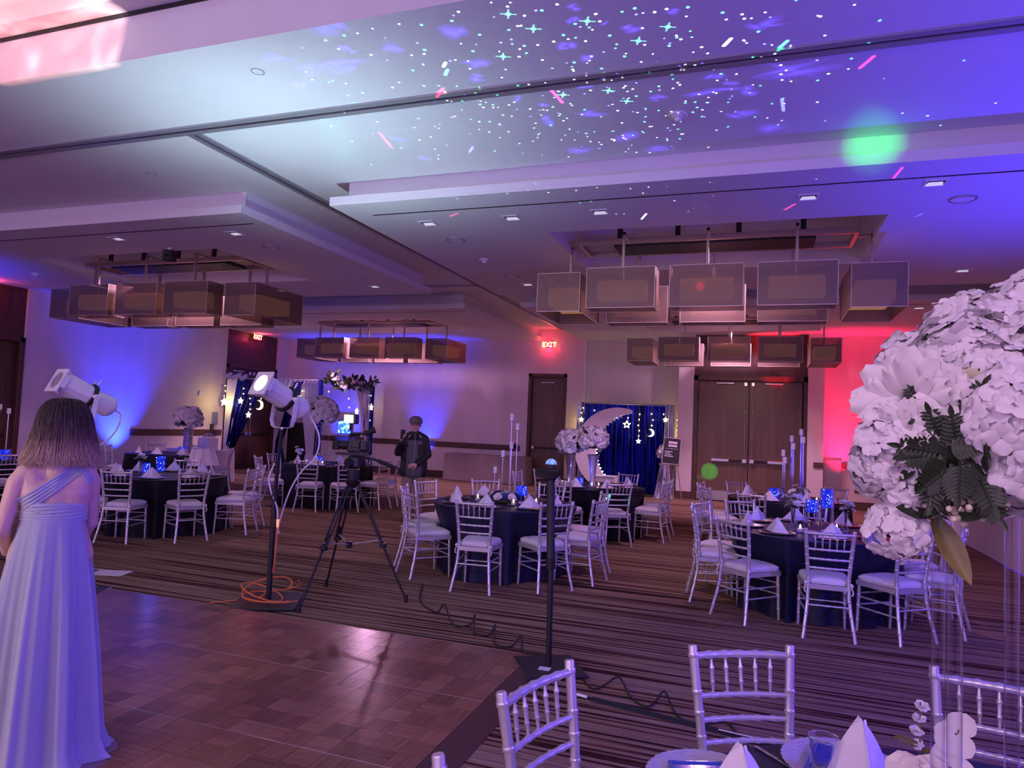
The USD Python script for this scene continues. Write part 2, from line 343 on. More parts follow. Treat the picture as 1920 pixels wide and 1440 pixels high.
struct('wall_backing', MB().b2((LX - .4, FY + .3, 0), (RX + .2, FY + .35, ZU)).b2((LX - .45, BY, 0), (LX - .4, FY + .35, ZU)).b2((-1.9, 18.25, 0), (1.4, 18.3, ZU)), M_DARK, label='dark wall backing behind the doors')
# ---- single door
def leaf(parent, x0, x1, y, z0, z1, m): return obj('door_leaf', MB().b2((x0, y, z0), (x1, y + .045, z1), .004), m, parent, False)
d = thing('door_1', 'tall dark brown single door with a wood frame', 'door', (-5.72, FY, 0)); tag(d, kind='structure')
w, h = .57, 3.15
obj('door_frame', MB().b2((-w, -.02, 0), (-w + .09, .16, h), .006).b2((w - .09, -.02, 0), (w, .16, h), .006).b2((-w, -.02, h - .1), (w, .16, h), .006), M_WOOD, d, False)
leaf(d, -w + .095, w - .095, .11, .01, h - .105, M_DOOR)
obj('door_closer', MB().b2((-.22, .06, 2.88), (.2, .11, 2.92), .01).tube([(.2, .06, 2.93), (.34, .02, 2.95)], .012), M_STEEL, d)
obj('push_bar', MB().b2((-.36, .05, 1.0), (.40, .09, 1.05), .01), M_DARK, d); obj('door_handle', MB().b2((-.44, .03, .98), (-.36, .1, 1.08), .015), M_STEEL, d)
obj('threshold', MB().b2((-.45, .0, 0), (.45, .14, .015)), M_STEEL, d)
# ---- double door
d = thing('door_2', 'wide brown double door with steel push bars under the red-lit panel', 'door', (-.24, 17.9, 0)); tag(d, kind='structure')
w, h = 1.31, 3.08
obj('door_frame', MB().b2((-w, -.03, 0), (-w + .11, .12, h), .006).b2((w - .09, -.03, 0), (w, .12, h), .006).b2((-w, -.03, h - .12), (w, .12, h), .006), M_WOOD, d, False)
for s in (-1, 1):
    lf = leaf(d, *sorted((s * .006, s * 1.2)), .06, .012, h - .125, M_DOOR)
    obj('kick_plate', MB().b2((min(s * .02, s * 1.19), .045, .03), (max(s * .02, s * 1.19), .062, .26)), M_STEEL, lf, False)
    obj('push_bar', MB().b2((min(s * .14, s * .86), -.015, .98), (max(s * .14, s * .86), .02, 1.04), .01), M_DARK, lf)
    obj('push_bar_end', MB().b2((min(s * .44, s * .86), -.022, .975), (max(s * .44, s * .86), .055, 1.045), .01), M_STEEL, lf)
    obj('push_bar_latch', MB().b2((min(s * .03, s * .14), -.03, .96), (max(s * .03, s * .14), .055, 1.06), .012), M_STEEL, lf)
    obj('vertical_rod', MB().tube([(s * .085, .02, 1.05), (s * .085, .02, 2.85)], .009).box((s * .085, .02, 1.6), (.03, .03, .03)).box((s * .085, .02, 2.2), (.03, .03, .03)), M_TRACK, lf)
    obj('top_latch', MB().b2((s * .085 - .04, -.01, 2.83), (s * .085 + .04, .055, 2.93), .01), M_STEEL, lf)
    obj('door_closer', MB().b2((min(s * .35, s * .78), .0, 2.88), (max(s * .35, s * .78), .055, 2.92), .01), M_STEEL, lf)
# ---- double door in the left wall, behind the draped canopy, and the dark doors at the frame's edge
def left_door(name, label, y0, y1, h, hw):
    d = thing(name, label, 'door', (LX, (y0 + y1) / 2, 0)); tag(d, kind='structure'); w = (y1 - y0) / 2
    obj('door_frame', MB().b2((-.14, -w, 0), (.02, -w + .1, h), .006).b2((-.14, w - .1, 0), (.02, w, h), .006).b2((-.14, -w, h - .1), (.02, w, h), .006), M_WOOD, d, False)
    for s in (-1, 1):
        lf = obj('door_leaf', MB().b2((-.12, min(s * .006, s * (w - .1)), .012), (-.075, max(s * .006, s * (w - .1)), h - .1), .004), M_WOOD, d, False)
        obj('push_bar', MB().b2((-.05, min(s * .14, s * (w - .25)), 1.0), (-.02, max(s * .14, s * (w - .25)), 1.06), .01), M_DARK, lf)
        obj('push_bar_latch', MB().b2((-.07, min(s * .03, s * .14), .98), (-.0, max(s * .03, s * .14), 1.1), .012), M_STEEL, lf)
        obj('vertical_rod', MB().tube([(-.05, s * .085, 1.08), (-.05, s * .085, h - .25)], .009), M_TRACK, lf)
        obj('top_latch', MB().b2((-.07, s * .085 - .05, h - .27), (-.0, s * .085 + .05, h - .15), .01), M_STEEL, lf)
        obj('door_closer', MB().b2((-.075, min(s * .35, s * .8), h - .2), (-.02, max(s * .35, s * .8), h - .15), .01), M_STEEL, lf)
left_door('door_3', 'dark double door behind the draped canopy in the left corner', 16.25, 18.5, 3.08, 0)
left_door('door_4', 'very dark double door at the left edge of the picture', 5.2, 10.35, 3.06, 0)
# ---- exit signs
M_EXITR = mat('exit_red', (.6, .02, .03), .4, emit=((1, .03, .05), 1.2))
M_EXITY = mat('exit_letters', (.9, .8, .3), .4, emit=((1.0, .75, .25), 5.0))
def exit_sign(label, p, rz, letters=True):
    e = thing('exit_sign', label, 'exit sign', p, rz)
    obj('housing', MB().b2((-.14, .0, -.09), (.14, .045, .09), .008), M_EXITR, e)
    if letters:
        t = meshkit.text_mesh('EXIT', .125, .004, bold=True); t.apply_translation([-t.bounds.mean(0)[0], -t.bounds.mean(0)[1], 0])
        t.apply_transform(trimesh.transformations.rotation_matrix(PI / 2, [1, 0, 0])); t.apply_translation([0, -.002, 0])
        obj('lettering', MB().mesh(t), M_EXITY, e, False, label='glowing yellow letters EXIT')
    obj('mount', MB().box((0, .03, .10), (.1, .03, .05)), M_WHITEP, e)
exit_sign('glowing red EXIT sign high on the far wall', (-5.70, FY - .05, 3.965 + .02), 0)
exit_sign('red exit sign seen edge-on above the left double door', (LX + .10, 17.4, 4.0), PI / 2)
exit_sign('red exit sign glowing at the very left edge of the picture', (LX + .10, 9.35, 3.98), PI / 2)
bulb('exit_glow_far', (-5.70, FY - .16, 3.93), (1, .03, .08), 2.6, .02); bulb('exit_glow_left', (LX + .25, 17.4, 3.95), (1, .03, .15), 2.0, .02); bulb('exit_glow_edge', (LX + .25, 9.35, 3.92), (1, .03, .05), 2.0, .02)
# ---- small wall fittings
def plate(label, cat, lo, hi, m, holes=0):
    lo, hi = np.array(lo, float), np.array(hi, float); t = thing('wall_' + cat.replace(' ', '_'), label, cat, (lo + hi) / 2); s = (hi - lo) / 2
    obj('cover', MB().b2(-s, s, .004), m, t); a = int(np.argmin(s)); ex = np.zeros(3); ex[a] = s[a] * .5
    for k in range(holes):
        z = s[2] * (.6 - 1.2 * k / max(1, holes - 1)); q = s * .7; q[2] = s[2] * .045; q[a] = s[a] + .004
        obj('slat', MB().b2(-q + (0, 0, z), q + (0, 0, z)), M_TRACK, t, False)
plate('grey return air grille on the wall right of the double door', 'grille', (1.47, 18.215, .52), (1.85, 18.255, 1.14), M_TRACK, 9)
plate('small dark outlet low on the red-lit wall', 'outlet', (2.14, 18.225, .40), (2.24, 18.255, .50), M_TRIM)
plate('small brown switch plate beside the single door', 'switch', (-6.72, FY - .03, .97), (-6.58, FY + .005, 1.12), M_TRIM)
plate('round-faced white thermostat on the left wall', 'thermostat', (LX - .005, 15.25, 2.08), (LX + .03, 15.38, 2.22), M_WHITEP)
plate('grey notice plate on the left wall beside the canopy', 'plaque', (LX - .005, 15.8, 1.32), (LX + .025, 16.02, 1.66), M_TRACK, 4)
plate('small dark wall box under the notice plate', 'wall box', (LX - .005, 15.75, 1.17), (LX + .03, 15.88, 1.32), M_TRIM)

# ================================================================== dance floor
df = thing('dance_floor', 'portable parquet dance floor of dark red-brown wood blocks', 'dance floor')
BL = .93 / 6
tones = [(.19, .080, .050), (.22, .096, .060), (.25, .112, .070), (.15, .063, .040), (.28, .132, .085)]
MBLK = []
for i, t in enumerate(tones):
    for ax in (0, 1):
        sc = (2.5, 42, 1) if ax else (42, 2.5, 1)
        MBLK.append(mat(f'parquet_{i}_{ax}', t, .24, noise=(sc, .28), specular_ior_level=.55))
PX = [-1.52 - .935 * k for k in range(9)]; PY = [4.93 - .93 * k for k in range(9)]
blocks = []
for i in range(8):
    for j in range(8):
        for a in range(6):
            for b in range(6):
                blocks.append((PX[i] - BL * (a + .5) - .003, PY[j] - BL * (b + .5), i, j, a, b))
def dist(q): return q[0] * q[0] + q[1] * q[1]
def inview(q):
    v = np.array([q[0], q[1], -1.7]); zc = v @ cf
    return zc > .5 and 0 < 960 + F_PX * (v @ cr) / zc < 1920 and 0 < 720 - F_PX * (v @ cu) / zc < 1500
near = sorted([q for q in blocks if inview(q)], key=dist); keep = set(near[:296])
panels = {}
for i in range(8):
    for j in range(8):
        panels[i, j] = obj('floor_panel', MB().b2((PX[i] - .93, PY[j] - .926, .0), (PX[i] - .002, PY[j] - .001, .0235)), M_DARK, df, False)
rest = [MB() for _ in MBLK]
def strips(mb, x, y, flip, n=4):
    w = BL - .0016
    for k in range(n):
        o = (k + .5) / n * w - w / 2; sz = (w, w / n - .0009, .006) if flip else (w / n - .0009, w, .006)
        mb.box((x + (0 if flip else o), y + (o if flip else 0), .0245), sz)
    return mb
for q in blocks:
    x, y, i, j, a, b = q; flip = (a + b + i + j) % 2; t = rng.choices(range(5), (4, 5, 3, 3, 1.2))[0] * 2 + flip
    if q in keep: obj('parquet_block', strips(MB(), x, y, flip), MBLK[t], panels[i, j], False)
    else: strips(rest[t], x, y, flip, 2)
for t, r in enumerate(rest):
    if r.v: obj('parquet_field', r, MBLK[t], df, False, kind='stuff')
M_SEAM = mat('seam_metal', (.45, .38, .40), .35, .8)
for j in range(1, 8): obj('panel_seam', MB().b2((-9.0, PY[j] - .0015, .02), (-1.52, PY[j] + .0035, .0285)), M_SEAM, df, False)
for i in range(1, 8): obj('panel_seam', MB().b2((PX[i] - .002, -2.5, .02), (PX[i] + .0015, 4.93, .0283)), M_SEAM, df, False)
def wedge(mb, a, b, n, w):   # ramp edge from the line a-b outwards
    a, b, n = (np.array([*k, 0.0]) for k in (a, b, n)); z = np.array([0, 0, 1.0])
    P = [a + .028 * z, b + .028 * z, b + n * w + .004 * z, a + n * w + .004 * z, a, b, b + n * w, a + n * w]
    return mb.add(P, [[0, 3, 2, 1], [4, 5, 6, 7], [3, 7, 6, 2], [0, 4, 7, 3], [1, 2, 6, 5]])
M_RAMP = mat('ramp_brown', (.10, .05, .045), .35, .3); M_RAMPG = mat('ramp_gold', (.42, .32, .20), .4, .5)
obj('ramp_edge', wedge(MB(), (-1.52, -2.5), (-1.52, 4.93), (1, 0), .17), M_RAMP, df, False)
obj('ramp_edge', wedge(MB(), (-1.52, 4.93), (-9.0, 4.93), (0, 1), .075), M_RAMPG, df, False, label='pale gold edge strip at the far side')
# ================================================================== chandeliers
def scrim(name, col, gl, fac):
    return graph(name, {'t': ('transparent_bsdf', {'color': (.86, .80, .78)}), 'd': ('principled_bsdf', {'base_color': col, 'metallic': .55, 'roughness': .42}),
        'tc': ('texture_coordinate', {}), 'w': ('noise_texture', {'scale': 30.0, 'detail': 2.0}), 'mr': ('map_range', {'from_min': .35, 'from_max': .65, 'to_min': fac - .05, 'to_max': fac + .05}), 'm': ('mix_closure', {})},
        [('tc.object', 'w.vector'), ('w.fac', 'mr.value'), ('mr.result', 'm.fac'), ('t.BSDF', 'm.closure1'), ('d.BSDF', 'm.closure2')], 'm.closure')
M_SCRIM = scrim('bronze_scrim', (.27, .20, .16), 0, .54)
M_INNER = mat('amber_diffuser', (.62, .36, .20), .6, noise=(6, .06), emit=((1.0, .48, .20), .24))
M_BRONZE = mat('satin_bronze', (.46, .38, .33), .35, .8)
M_FRAME = mat('shade_edge', (.62, .52, .46), .4, .6)
def shade(parent, x, y, w, d, z0=3.2, h=.51):
    s = MB(); x0, x1, y0, y1 = x - w / 2, x + w / 2, y - d / 2, y + d / 2; t = .004
    s.b2((x0, y0, z0), (x1, y0 + t, z0 + h)).b2((x0, y1 - t, z0), (x1, y1, z0 + h)).b2((x0, y0, z0), (x0 + t, y1, z0 + h)).b2((x1 - t, y0, z0), (x1, y1, z0 + h))
    o = obj('shade', s, M_SCRIM, parent, False)
    e = MB(); r = .007
    for z in (z0, z0 + h):
        for yy in (y0, y1): e.b2((x0 - .003, yy - r / 2, z - r / 2), (x1 + .003, yy + r / 2, z + r / 2))
        for xx in (x0, x1): e.b2((xx - r / 2, y0, z - r / 2), (xx + r / 2, y1, z + r / 2))
    for xx in (x0, x1):
        for yy in (y0, y1): e.b2((xx - r / 2, yy - r / 2, z0), (xx + r / 2, yy + r / 2, z0 + h))
    obj('shade_rim', e, M_FRAME, o, False)
    iw, idp = w * .72, d * .62; q = MB()
    q.b2((x - iw / 2, y - idp / 2, z0 + .12), (x + iw / 2, y + idp / 2, z0 + .36), .01)
    obj('diffuser', q, M_INNER, o, False)
    k = MB().tube([(x, y, z0 + .36), (x, y, z0 + h + .02)], .012).box((x, y, z0 + h), (w * .98, .012, .012)).box((x, y, z0 + h), (.012, d * .98, .012))
    obj('spider', k, M_BRONZE, o)
def chandelier(label, cx, cy):
    t = thing('chandelier', label, 'chandelier', (cx, cy, 0), 0, None); zb = 4.13
    obj('canopy_bar', MB().b2((-1.72, -.36, zb), (1.72, -.31, zb + .075), .004).b2((-1.72, .31, zb), (1.72, .36, zb + .075), .004).b2((-1.72, -.31, zb), (-1.67, .31, zb + .075), .004).b2((1.67, -.31, zb), (1.72, .31, zb + .075), .004), M_BRONZE, t, False)
    obj('canopy_tray', MB().b2((-1.25, -.24, zb - .01), (1.25, .24, zb + .05)), M_DARK, t, False)
    for sx in (-1.15, -.4, .35, 1.1):
        for sy in (-.335,): obj('hanger', MB().b2((sx - .032, sy - .022, zb + .07), (sx + .032, sy + .022, 4.785)), M_BLACKM, t, False)
    obj('hanger_plate', MB().b2((-1.5, -.37, 4.765), (1.5, -.30, 4.785)), M_BLACKM, t, False)
    def arm(p, q):     # from the bar out to above the shade, then down
        (x0, y0), (x1, y1) = p, q; m = MB(); r = .016
        lo, hi = np.minimum(p, q) - r, np.maximum(p, q) + r
        m.b2((*lo, zb + .04), (*hi, zb + .04 + 2 * r)).b2((x1 - r, y1 - r, 3.70), (x1 + r, y1 + r, zb + .04 + 2 * r))
        obj('arm', m, M_BRONZE, t, False)
    for x in (-1.04, .0, 1.02):
        for s in (-1, 1):
            shade(t, x, s * .63, .86, .34); arm((x, s * .35), (x, s * .63))
    for s in (-1, 1):
        shade(t, s * 1.90, 0, .58, 1.18); arm((s * 1.70, 0), (s * 1.90, 0))
    return t
first = None
for k, lb in (('B', 'nearer right chandelier of eight bronze box shades'), ('A', 'nearer left chandelier of bronze box shades, partly over the blue wall light'), ('C', 'far left chandelier of box shades above the draped canopy'), ('D', 'far right chandelier of box shades before the red wall')):
    if first is None: first = chandelier(lb, *CH[k])
    else: dup(first, (*CH[k], 0), 0, lb)
# ================================================================== ceiling fittings
M_LENS = mat('downlight_lens', (.8, .8, .82), .3, emit=((.85, .85, 1.0), .55))
def downlight_proto(label, p):
    t = thing('downlight', label, 'downlight', p)
    obj('trim', MB().b2((-.10, -.10, -.012), (.10, -.075, .0), .003).b2((-.10, .075, -.012), (.10, .10, .0), .003).b2((-.10, -.075, -.012), (-.075, .075, .0), .003).b2((.075, -.075, -.012), (.10, .075, .0), .003), M_WHITEP, t, False)
    obj('reflector', MB().grid([[(-.075, .075, -.004), (.075, .075, -.004)], [(-.06, -.02, -.0022), (.06, -.02, -.0022)]]), M_LENS, t, False)
    obj('aperture', MB().b2((-.075, -.075, -.0015), (.075, .03, .0)), M_DARK, t, False)
    return t
DL = [((.42, 7.48), 'white square downlight nearest the right chandelier, brightest one'), ((-1.73, 7.54), 'white square downlight left of the brightest one, before the right chandelier'), ((-3.87, 7.56), 'square downlight at the left end of the right soffit'),
      ((-6.72, 7.47), 'square downlight near the right end of the left soffit'), ((-8.71, 7.37), 'blue-lit square downlight of the left soffit'), ((2.65, 11.2), 'blue-lit square downlight beside the right chandelier'),
      ((2.70, 14.3), 'square downlight of the far right soffit near the big bouquet'), ((-3.82, 11.3), 'square downlight just left of the right chandelier shades'), ((-6.71, 11.1), 'square downlight at the far end of the left soffit'),
      ((1.5, 7.3), 'faint square downlight at right of the brightest one'), ((-2.78, 7.55), 'small downlight between two larger ones on the right soffit'), ((-8.87, 11.2), 'square downlight hidden behind the left chandelier shade')]
f0 = None
for p, lb in DL:
    f0 = downlight_proto(lb, (*p, ZL)) if f0 is None else (dup(f0, (*p, ZL), 0, lb) and f0)
s0 = None
for p, z, lb in (((-3.85, 8.35), ZL, 'round white ceiling speaker on the right soffit beside the shadow'), ((-3.87, 10.64), ZL, 'round ceiling speaker on the right soffit behind the smoke detector'), ((-6.70, 8.2), ZL, 'round ceiling speaker on the left soffit, nearer one'), ((-6.70, 10.45), ZL, 'round ceiling speaker on the left soffit, farther one'),
                 ((-3.85, 4.42), ZU, 'round ceiling speaker between the two long ceiling edges'), ((-6.75, 6.1), ZU, 'round ceiling speaker on the blue-washed upper ceiling at left'), ((1.85, 7.85), ZL, 'round ceiling speaker on the blue ceiling at right')):
    if s0 is None:
        s0 = thing('ceiling_speaker', lb, 'speaker', (*p, z))
        obj('grille', MB().lathe([(.0, -.008), (.105, -.008), (.11, 0)], 28), M_WHITEP, s0); obj('trim_ring', MB().lathe([(.11, 0), (.11, -.014), (.125, -.012), (.13, 0)], 28), M_TRACK, s0)
    else: dup(s0, (*p, z), 0, lb, sc=.42 if z == ZU else 1.0)
s0 = None
for p, z, lb in (((-3.88, 9.45), ZL, 'white smoke detector on the right soffit'), ((-.72, 6.02), ZU, 'white smoke detector under the star-lit upper ceiling'), ((-12.7, 9.1), ZL, 'white smoke detector at far left beside the dark wood panel')):
    if s0 is None:
        s0 = thing('smoke_detector', lb, 'smoke detector', (*p, z))
        obj('base', MB().lathe([(0, -.02), (.072, -.02), (.08, -.012), (.08, 0)], 24), M_WHITEP, s0); obj('sensor', MB().lathe([(0, -.062), (.022, -.06), (.03, -.05), (.034, -.034), (.05, -.03), (.055, -.02)], 20), M_WHITEP, s0)
    else: dup(s0, (*p, z), 0, lb)
pr = thing('ceiling_projector', 'small black projector hanging at the edge of the left chandelier recess', 'projector', (-8.36, 7.98, 0))
obj('body', MB().box((0, 0, 3.98), (.15, .14, .16), .3, .012), M_DARK, pr); obj('bracket', MB().tube([(0, 0, 4.07), (0, 0, 4.10)], .035, 12), M_WHITEP, pr); obj('lens', MB().tube([(.03, -.10, 3.97), (.045, -.14, 3.97)], .022, 14), M_BLACKM, pr)
# ================================================================== chiavari chairs
def ringed(r0, r1, L, rings, n=10):
    """Profile of a turned post with bamboo rings."""
    pr = [(r0 * .8, 0), (r0, .004)]
    for z in rings:
        r = r0 + (r1 - r0) * z / L
        pr += [(r, z - .009), (r * 1.18, z - .006), (r * 1.18, z - .0015), (r * .98, z), (r * 1.18, z + .0015), (r * 1.18, z + .006), (r, z + .009)]
    return pr + [(r1, L - .004), (r1 * .8, L)]
def along(prof, pts, n=10):
    """Lathe profile swept along a poly-line parametrised by length."""
    pts = np.asarray(pts, float); seg = np.linalg.norm(np.diff(pts, axis=0), axis=1); cum = np.r_[0, np.cumsum(seg)]
    tot = prof[-1][1]; P, R = [], []
    for r, z in prof:
        s = z / tot * cum[-1]; P.append([np.interp(s, cum, pts[:, k]) for k in range(3)]); R.append(r)
    P = np.array(P); P += np.arange(len(P))[:, None] * 1e-7
    return MB().tube(P, np.array(R), n)
def make_chair(label, p, rz):
    t = thing('chiavari_chair', label, 'chair', (*p, 0), rz)
    for s in (-1, 1):
        pts = bez([(s * .202, -.262, 0), (s * .170, -.205, .24), (s * .156, -.178, .44), (s * .168, -.186, .62), (s * .190, -.235, .915)], 6)
        obj('back_post', along(ringed(.0150, .0168, .93, (.10, .21, .33, .50, .62, .70, .77, .895)), pts, 10), M_CHAIR, t, 50)
        obj('leg', along(ringed(.0125, .0165, .42, (.10, .22, .31)), [(s * .192, .200, 0), (s * .185, .185, .43)], 8), M_CHAIR, t, 50)
    def rail(name, z, hw, y, r, bow, rings=5, rr=None):
        x = np.linspace(-hw, hw, 25); yy = y - bow * (1 - (x / hw) ** 2)
        rad = np.full(25, r)
        for k in range(rings):
            i = int(round((k + 1) / (rings + 1) * 24)); rad[i] = r * 1.28
        return obj(name, MB().tube(np.stack([x, yy, np.full(25, z)], 1), rad, 8), M_CHAIR, t, 50)
    rail('top_rail', .878, .184, -.226, .0135, .022)
    for z, hw, y in ((.742, .176, -.204), (.662, .169, -.192), (.585, .163, -.184)): rail('back_rail', z, hw, y, .0098, .018)
    for k in range(5):
        x = (k - 2) * .0575; b = .022 * (1 - (x / .184) ** 2)
        obj('spindle', along([(.004, 0), (.0062, .03), (.0062, .035), (.0084, .04), (.0084, .046), (.0070, .05), (.0075, .085), (.0096, .09), (.0096, .096), (.0070, .10), (.0052, .115), (.0036, .135)], [(x * .96, -.206 - .016, .744), (x, -.226 - b, .872)], 7), M_CHAIR, t, 50)
    # seat: rounded trapezoid
    shp = Polygon([(-.155, -.175), (.155, -.175), (.19, .195), (-.19, .195)]).buffer(.018, 4)
    obj('seat', MB().poly(shp, .405, .445), M_CHAIR, t, 40)
    cm = m3.Manifold.hull_points(np.array([[x, y, z] for x, y, z in
        [(-.15, -.165, .452), (.15, -.165, .452), (.192, .195, .452), (-.192, .195, .452), (-.138, -.145, .497), (.138, -.145, .497), (.172, .17, .503), (-.172, .17, .503),
         (-.163, -.17, .47), (.163, -.17, .47), (.203, .205, .475), (-.203, .205, .475), (0, .222, .475), (0, .195, .506), (0, -.15, .503), (0, .22, .455)]]))
    cm = cm.refine_to_length(.05); k = cm.to_mesh(); tm = trimesh.Trimesh(k.vert_properties[:, :3], k.tri_verts); trimesh.smoothing.filter_taubin(tm, iterations=6)
    cu_ = obj('cushion', MB().mesh(tm), M_CUSH, t, True); tm.vertices[:, 2] = (tm.vertices[:, 2] - .45) * .25 + .446; tm.vertices[:, :2] *= 1.005
    obj('cushion_piping', MB().mesh(tm), M_CUSH, cu_, True)
    for s in (-1, 1):
        obj('cushion_tie', MB().tube(bez([(s * .15, -.165, .47), (s * .185, -.19, .465), (s * .178, -.2, .44), (s * .19, -.205, .40), (s * .18, -.20, .375)], 4), .006, 5).box((s * .178, -.203, .455), (.03, .02, .022), 0, .008), M_CUSH, t)
        for z in (.305, .215): obj('stretcher', along(ringed(.0082, .0082, .37, (.09, .185, .28)), [(s * (.165 + .03 * (.30 - z)), -.20 - .06 * (.3 - z), z), (s * .187, .19, z)], 7), M_CHAIR, t, 50)
    for z in (.335, .235): obj('stretcher', along(ringed(.0085, .0085, .37, (.09, .185, .28)), [(-.187, .19, z), (.187, .19, z)], 7), M_CHAIR, t, 50)
    obj('stretcher', along(ringed(.0085, .0085, .37, (.09, .185, .28)), [(-.17, -.207, .275), (.17, -.207, .275)], 7), M_CHAIR, t, 50)
    return t
TB = {'T0': (.55, 1.60), 'T1': (-2.80, 7.80), 'T2': (.52, 7.65), 'T3': (-2.50, 11.0), 'T4': (.42, 11.0), 'T5': (-7.95, 7.75), 'T6': (-11.65, 11.5), 'T7': (-7.82, 11.6), 'T8': (-12.1, 7.85)}
TN = {'T0': 'foreground table', 'T1': 'candlestick table', 'T2': 'blue-cylinder table', 'T3': 'trumpet-vase table', 'T4': 'double-door table',
      'T5': 'left table', 'T6': 'far-left bouquet table', 'T7': 'video-camera table', 'T8': 'left-edge table'}
# top-rail midpoints (x, y), where each chair stands
CHAIRS = {
 'T0': [((-.045, 2.78), 'facing the camera at the middle of the foreground'), ((-.64, 2.15), 'turned sideways, nearest beside the dance floor'), ((.78, 2.82), 'at the right behind the bouquet posts'), ((-.66, 1.36), 'showing only one post top at the bottom')],
 'T1': [((-2.66, 6.50), 'near left, its back to the camera'), ((-1.93, 6.96), 'near right, seen from behind past the black pole'), ((-1.62, 7.60), 'on the right side, seen edge-on'), ((-1.72, 8.35), 'on the right with the green-lit top rail'),
        ((-3.58, 6.86), 'on the left, nearer one seen edge-on'), ((-3.96, 7.45), 'left, mostly hidden behind the nearer one'), ((-4.10, 8.30), 'at the far left, before the man'), ((-3.55, 9.05), 'on the far side left of the candlesticks'), ((-2.62, 9.15), 'on the far side right of the candlesticks')],
 'T2': [((-.16, 6.83), 'near left, its back to the camera'), ((-.62, 7.45), 'on the left side, seen edge-on'), ((-.60, 8.15), 'on the left behind the edge-on one'), ((-.20, 8.75), 'at the far left, facing the camera'), ((.57, 8.92), 'on the far side behind the blue cylinders'),
        ((.58, 6.52), 'in the near middle, its back to the camera'), ((1.27, 6.72), 'at the near right under the hanging hydrangea'), ((1.74, 7.25), 'on the right, behind the clear post'), ((1.70, 8.05), 'on the far right, mostly hidden by blossoms')],
 'T3': [((-3.80, 11.1), 'on the left, between the candlesticks'), ((-3.62, 12.0), 'at the far left before the single door'), ((-2.72, 9.85), 'at the near left, half hidden by the black pole'), ((-1.86, 10.0), 'at the near right, its back to the camera'), ((-1.30, 10.85), 'on the right, seen edge-on'), ((-1.38, 11.7), 'on the right with green-lit spindles, behind the edge-on one'), ((-2.13, 12.25), 'on the far side before the blue curtain')],
 'T4': [((-.84, 11.25), 'on the far left'), ((-.72, 10.45), 'on the left, seen edge-on'), ((-.33, 11.95), 'on the far side before the left door leaf'), ((-.08, 9.80), 'near left, its back to the camera'), ((1.15, 12.0), 'at the far right before the red wall'), ((1.62, 10.6), 'on the right beside the bouquet blossoms')],
 'T5': [((-7.55, 6.62), 'near left, its back to the camera'), ((-6.86, 7.20), 'at the near right, its back to the camera'), ((-6.72, 8.15), 'on the right, seen edge-on'), ((-7.15, 8.85), 'on the far right'), ((-8.60, 8.85), 'on the far side left of the blue lights'), ((-8.45, 6.70), 'on the left, cut by the woman')],
 'T6': [((-12.75, 12.15), 'at the far left against the wall'), ((-12.72, 10.9), 'on the left by the blue wall light'), ((-12.1, 12.65), 'on the far side'), ((-10.66, 12.2), 'on the right, before the ruffled table'), ((-10.45, 11.1), 'near right, with a pale cloth over its back')],
 'T7': [((-7.42, 10.36), 'near left, its back to the camera'), ((-6.80, 10.72), 'at the near right, behind the tripod'), ((-6.53, 11.55), 'on the right beside the man'), ((-6.62, 12.2), 'on the right, farther one beside the man'), ((-8.55, 12.65), 'on the far side at left'), ((-7.85, 12.9), 'on the far side at right'), ((-9.15, 11.65), 'on the left, farther one'), ((-8.55, 10.45), 'on the left, nearer one behind the lamp pole')],
 'T8': [((-10.85, 7.55), 'on its right side behind the woman')]}
first = None; DENT = {k: [] for k in TB}
for k, lst in CHAIRS.items():
    for (x, y), w in lst:
        d = np.array(TB[k]) - (x, y); d /= np.linalg.norm(d)
        if k == 'T0' and y > 2 and x < -.5: d = np.array([.957, -.29])
        if True:
            far = max(0, 1.16 - math.hypot(x - TB[k][0], y - TB[k][1])); x, y = np.array([x, y]) - d * far
            DENT[k].append((math.atan2(-d[1], -d[0]), math.hypot(x - TB[k][0], y - TB[k][1]) - .475))
        c = np.array([x, y]) + .235 * d; rz = math.atan2(-d[0], d[1])
        lb = f'silver chair of the {TN[k]}, {w}'
        if first is None: first = make_chair(lb, c, rz)
        else: dup(first, (*c, 0), rz, lb)
# ================================================================== tablecloths
def cloth(m, label, c, R=.84, H=.762, seed=0, flare=.06, dents=()):
    """Round cloth to the floor; dents = (angle, radius) where a tucked chair pushes the hanging cloth in."""
    r = random.Random(seed); ph = [r.uniform(0, 6.3) for _ in range(4)]; n = 240
    def wave(q, i):
        a = max(0.0, (i - 4)) / 8.0; s = np.ones_like(q)
        for an, dr in dents:
            u = np.abs((q - an + PI) % (2 * PI) - PI) * R; k = np.clip((.36 - u) / .12, 0, 1); k = k * k * (3 - 2 * k) * min(1, max(0.0, (i - 4) / 3.2))
            s = np.minimum(s, 1 - k * max(0, 1 - dr / (R + .05)))
        return s * 1 + s * a * (.030 * np.sin(11 * q + ph[0]) + .016 * np.sin(19 * q + ph[1] + .6 * np.sin(3 * q)) + .010 * np.sin(29 * q + ph[2]))
    prof = [(R * .30, H), (R * .7, H), (R - .02, H), (R - .004, H - .003), (R + .002, H - .014)] + [(R + .004 + flare * (k / 8) ** .8, H - .014 - (H - .02) * k / 8) for k in range(1, 9)]
    mb = MB().lathe(prof, n, (*c, 0), wave)
    top = np.vstack([[[c[0], c[1], H]], [[c[0] + R * .3 * math.cos(q), c[1] + R * .3 * math.sin(q), H] for q in np.arange(n) * 2 * PI / n]])
    mb.add(top, [[0, 1 + j, 1 + (j + 1) % n] for j in range(n)])
    return obj('tablecloth', mb, m, None, 40, label, 'tablecloth')
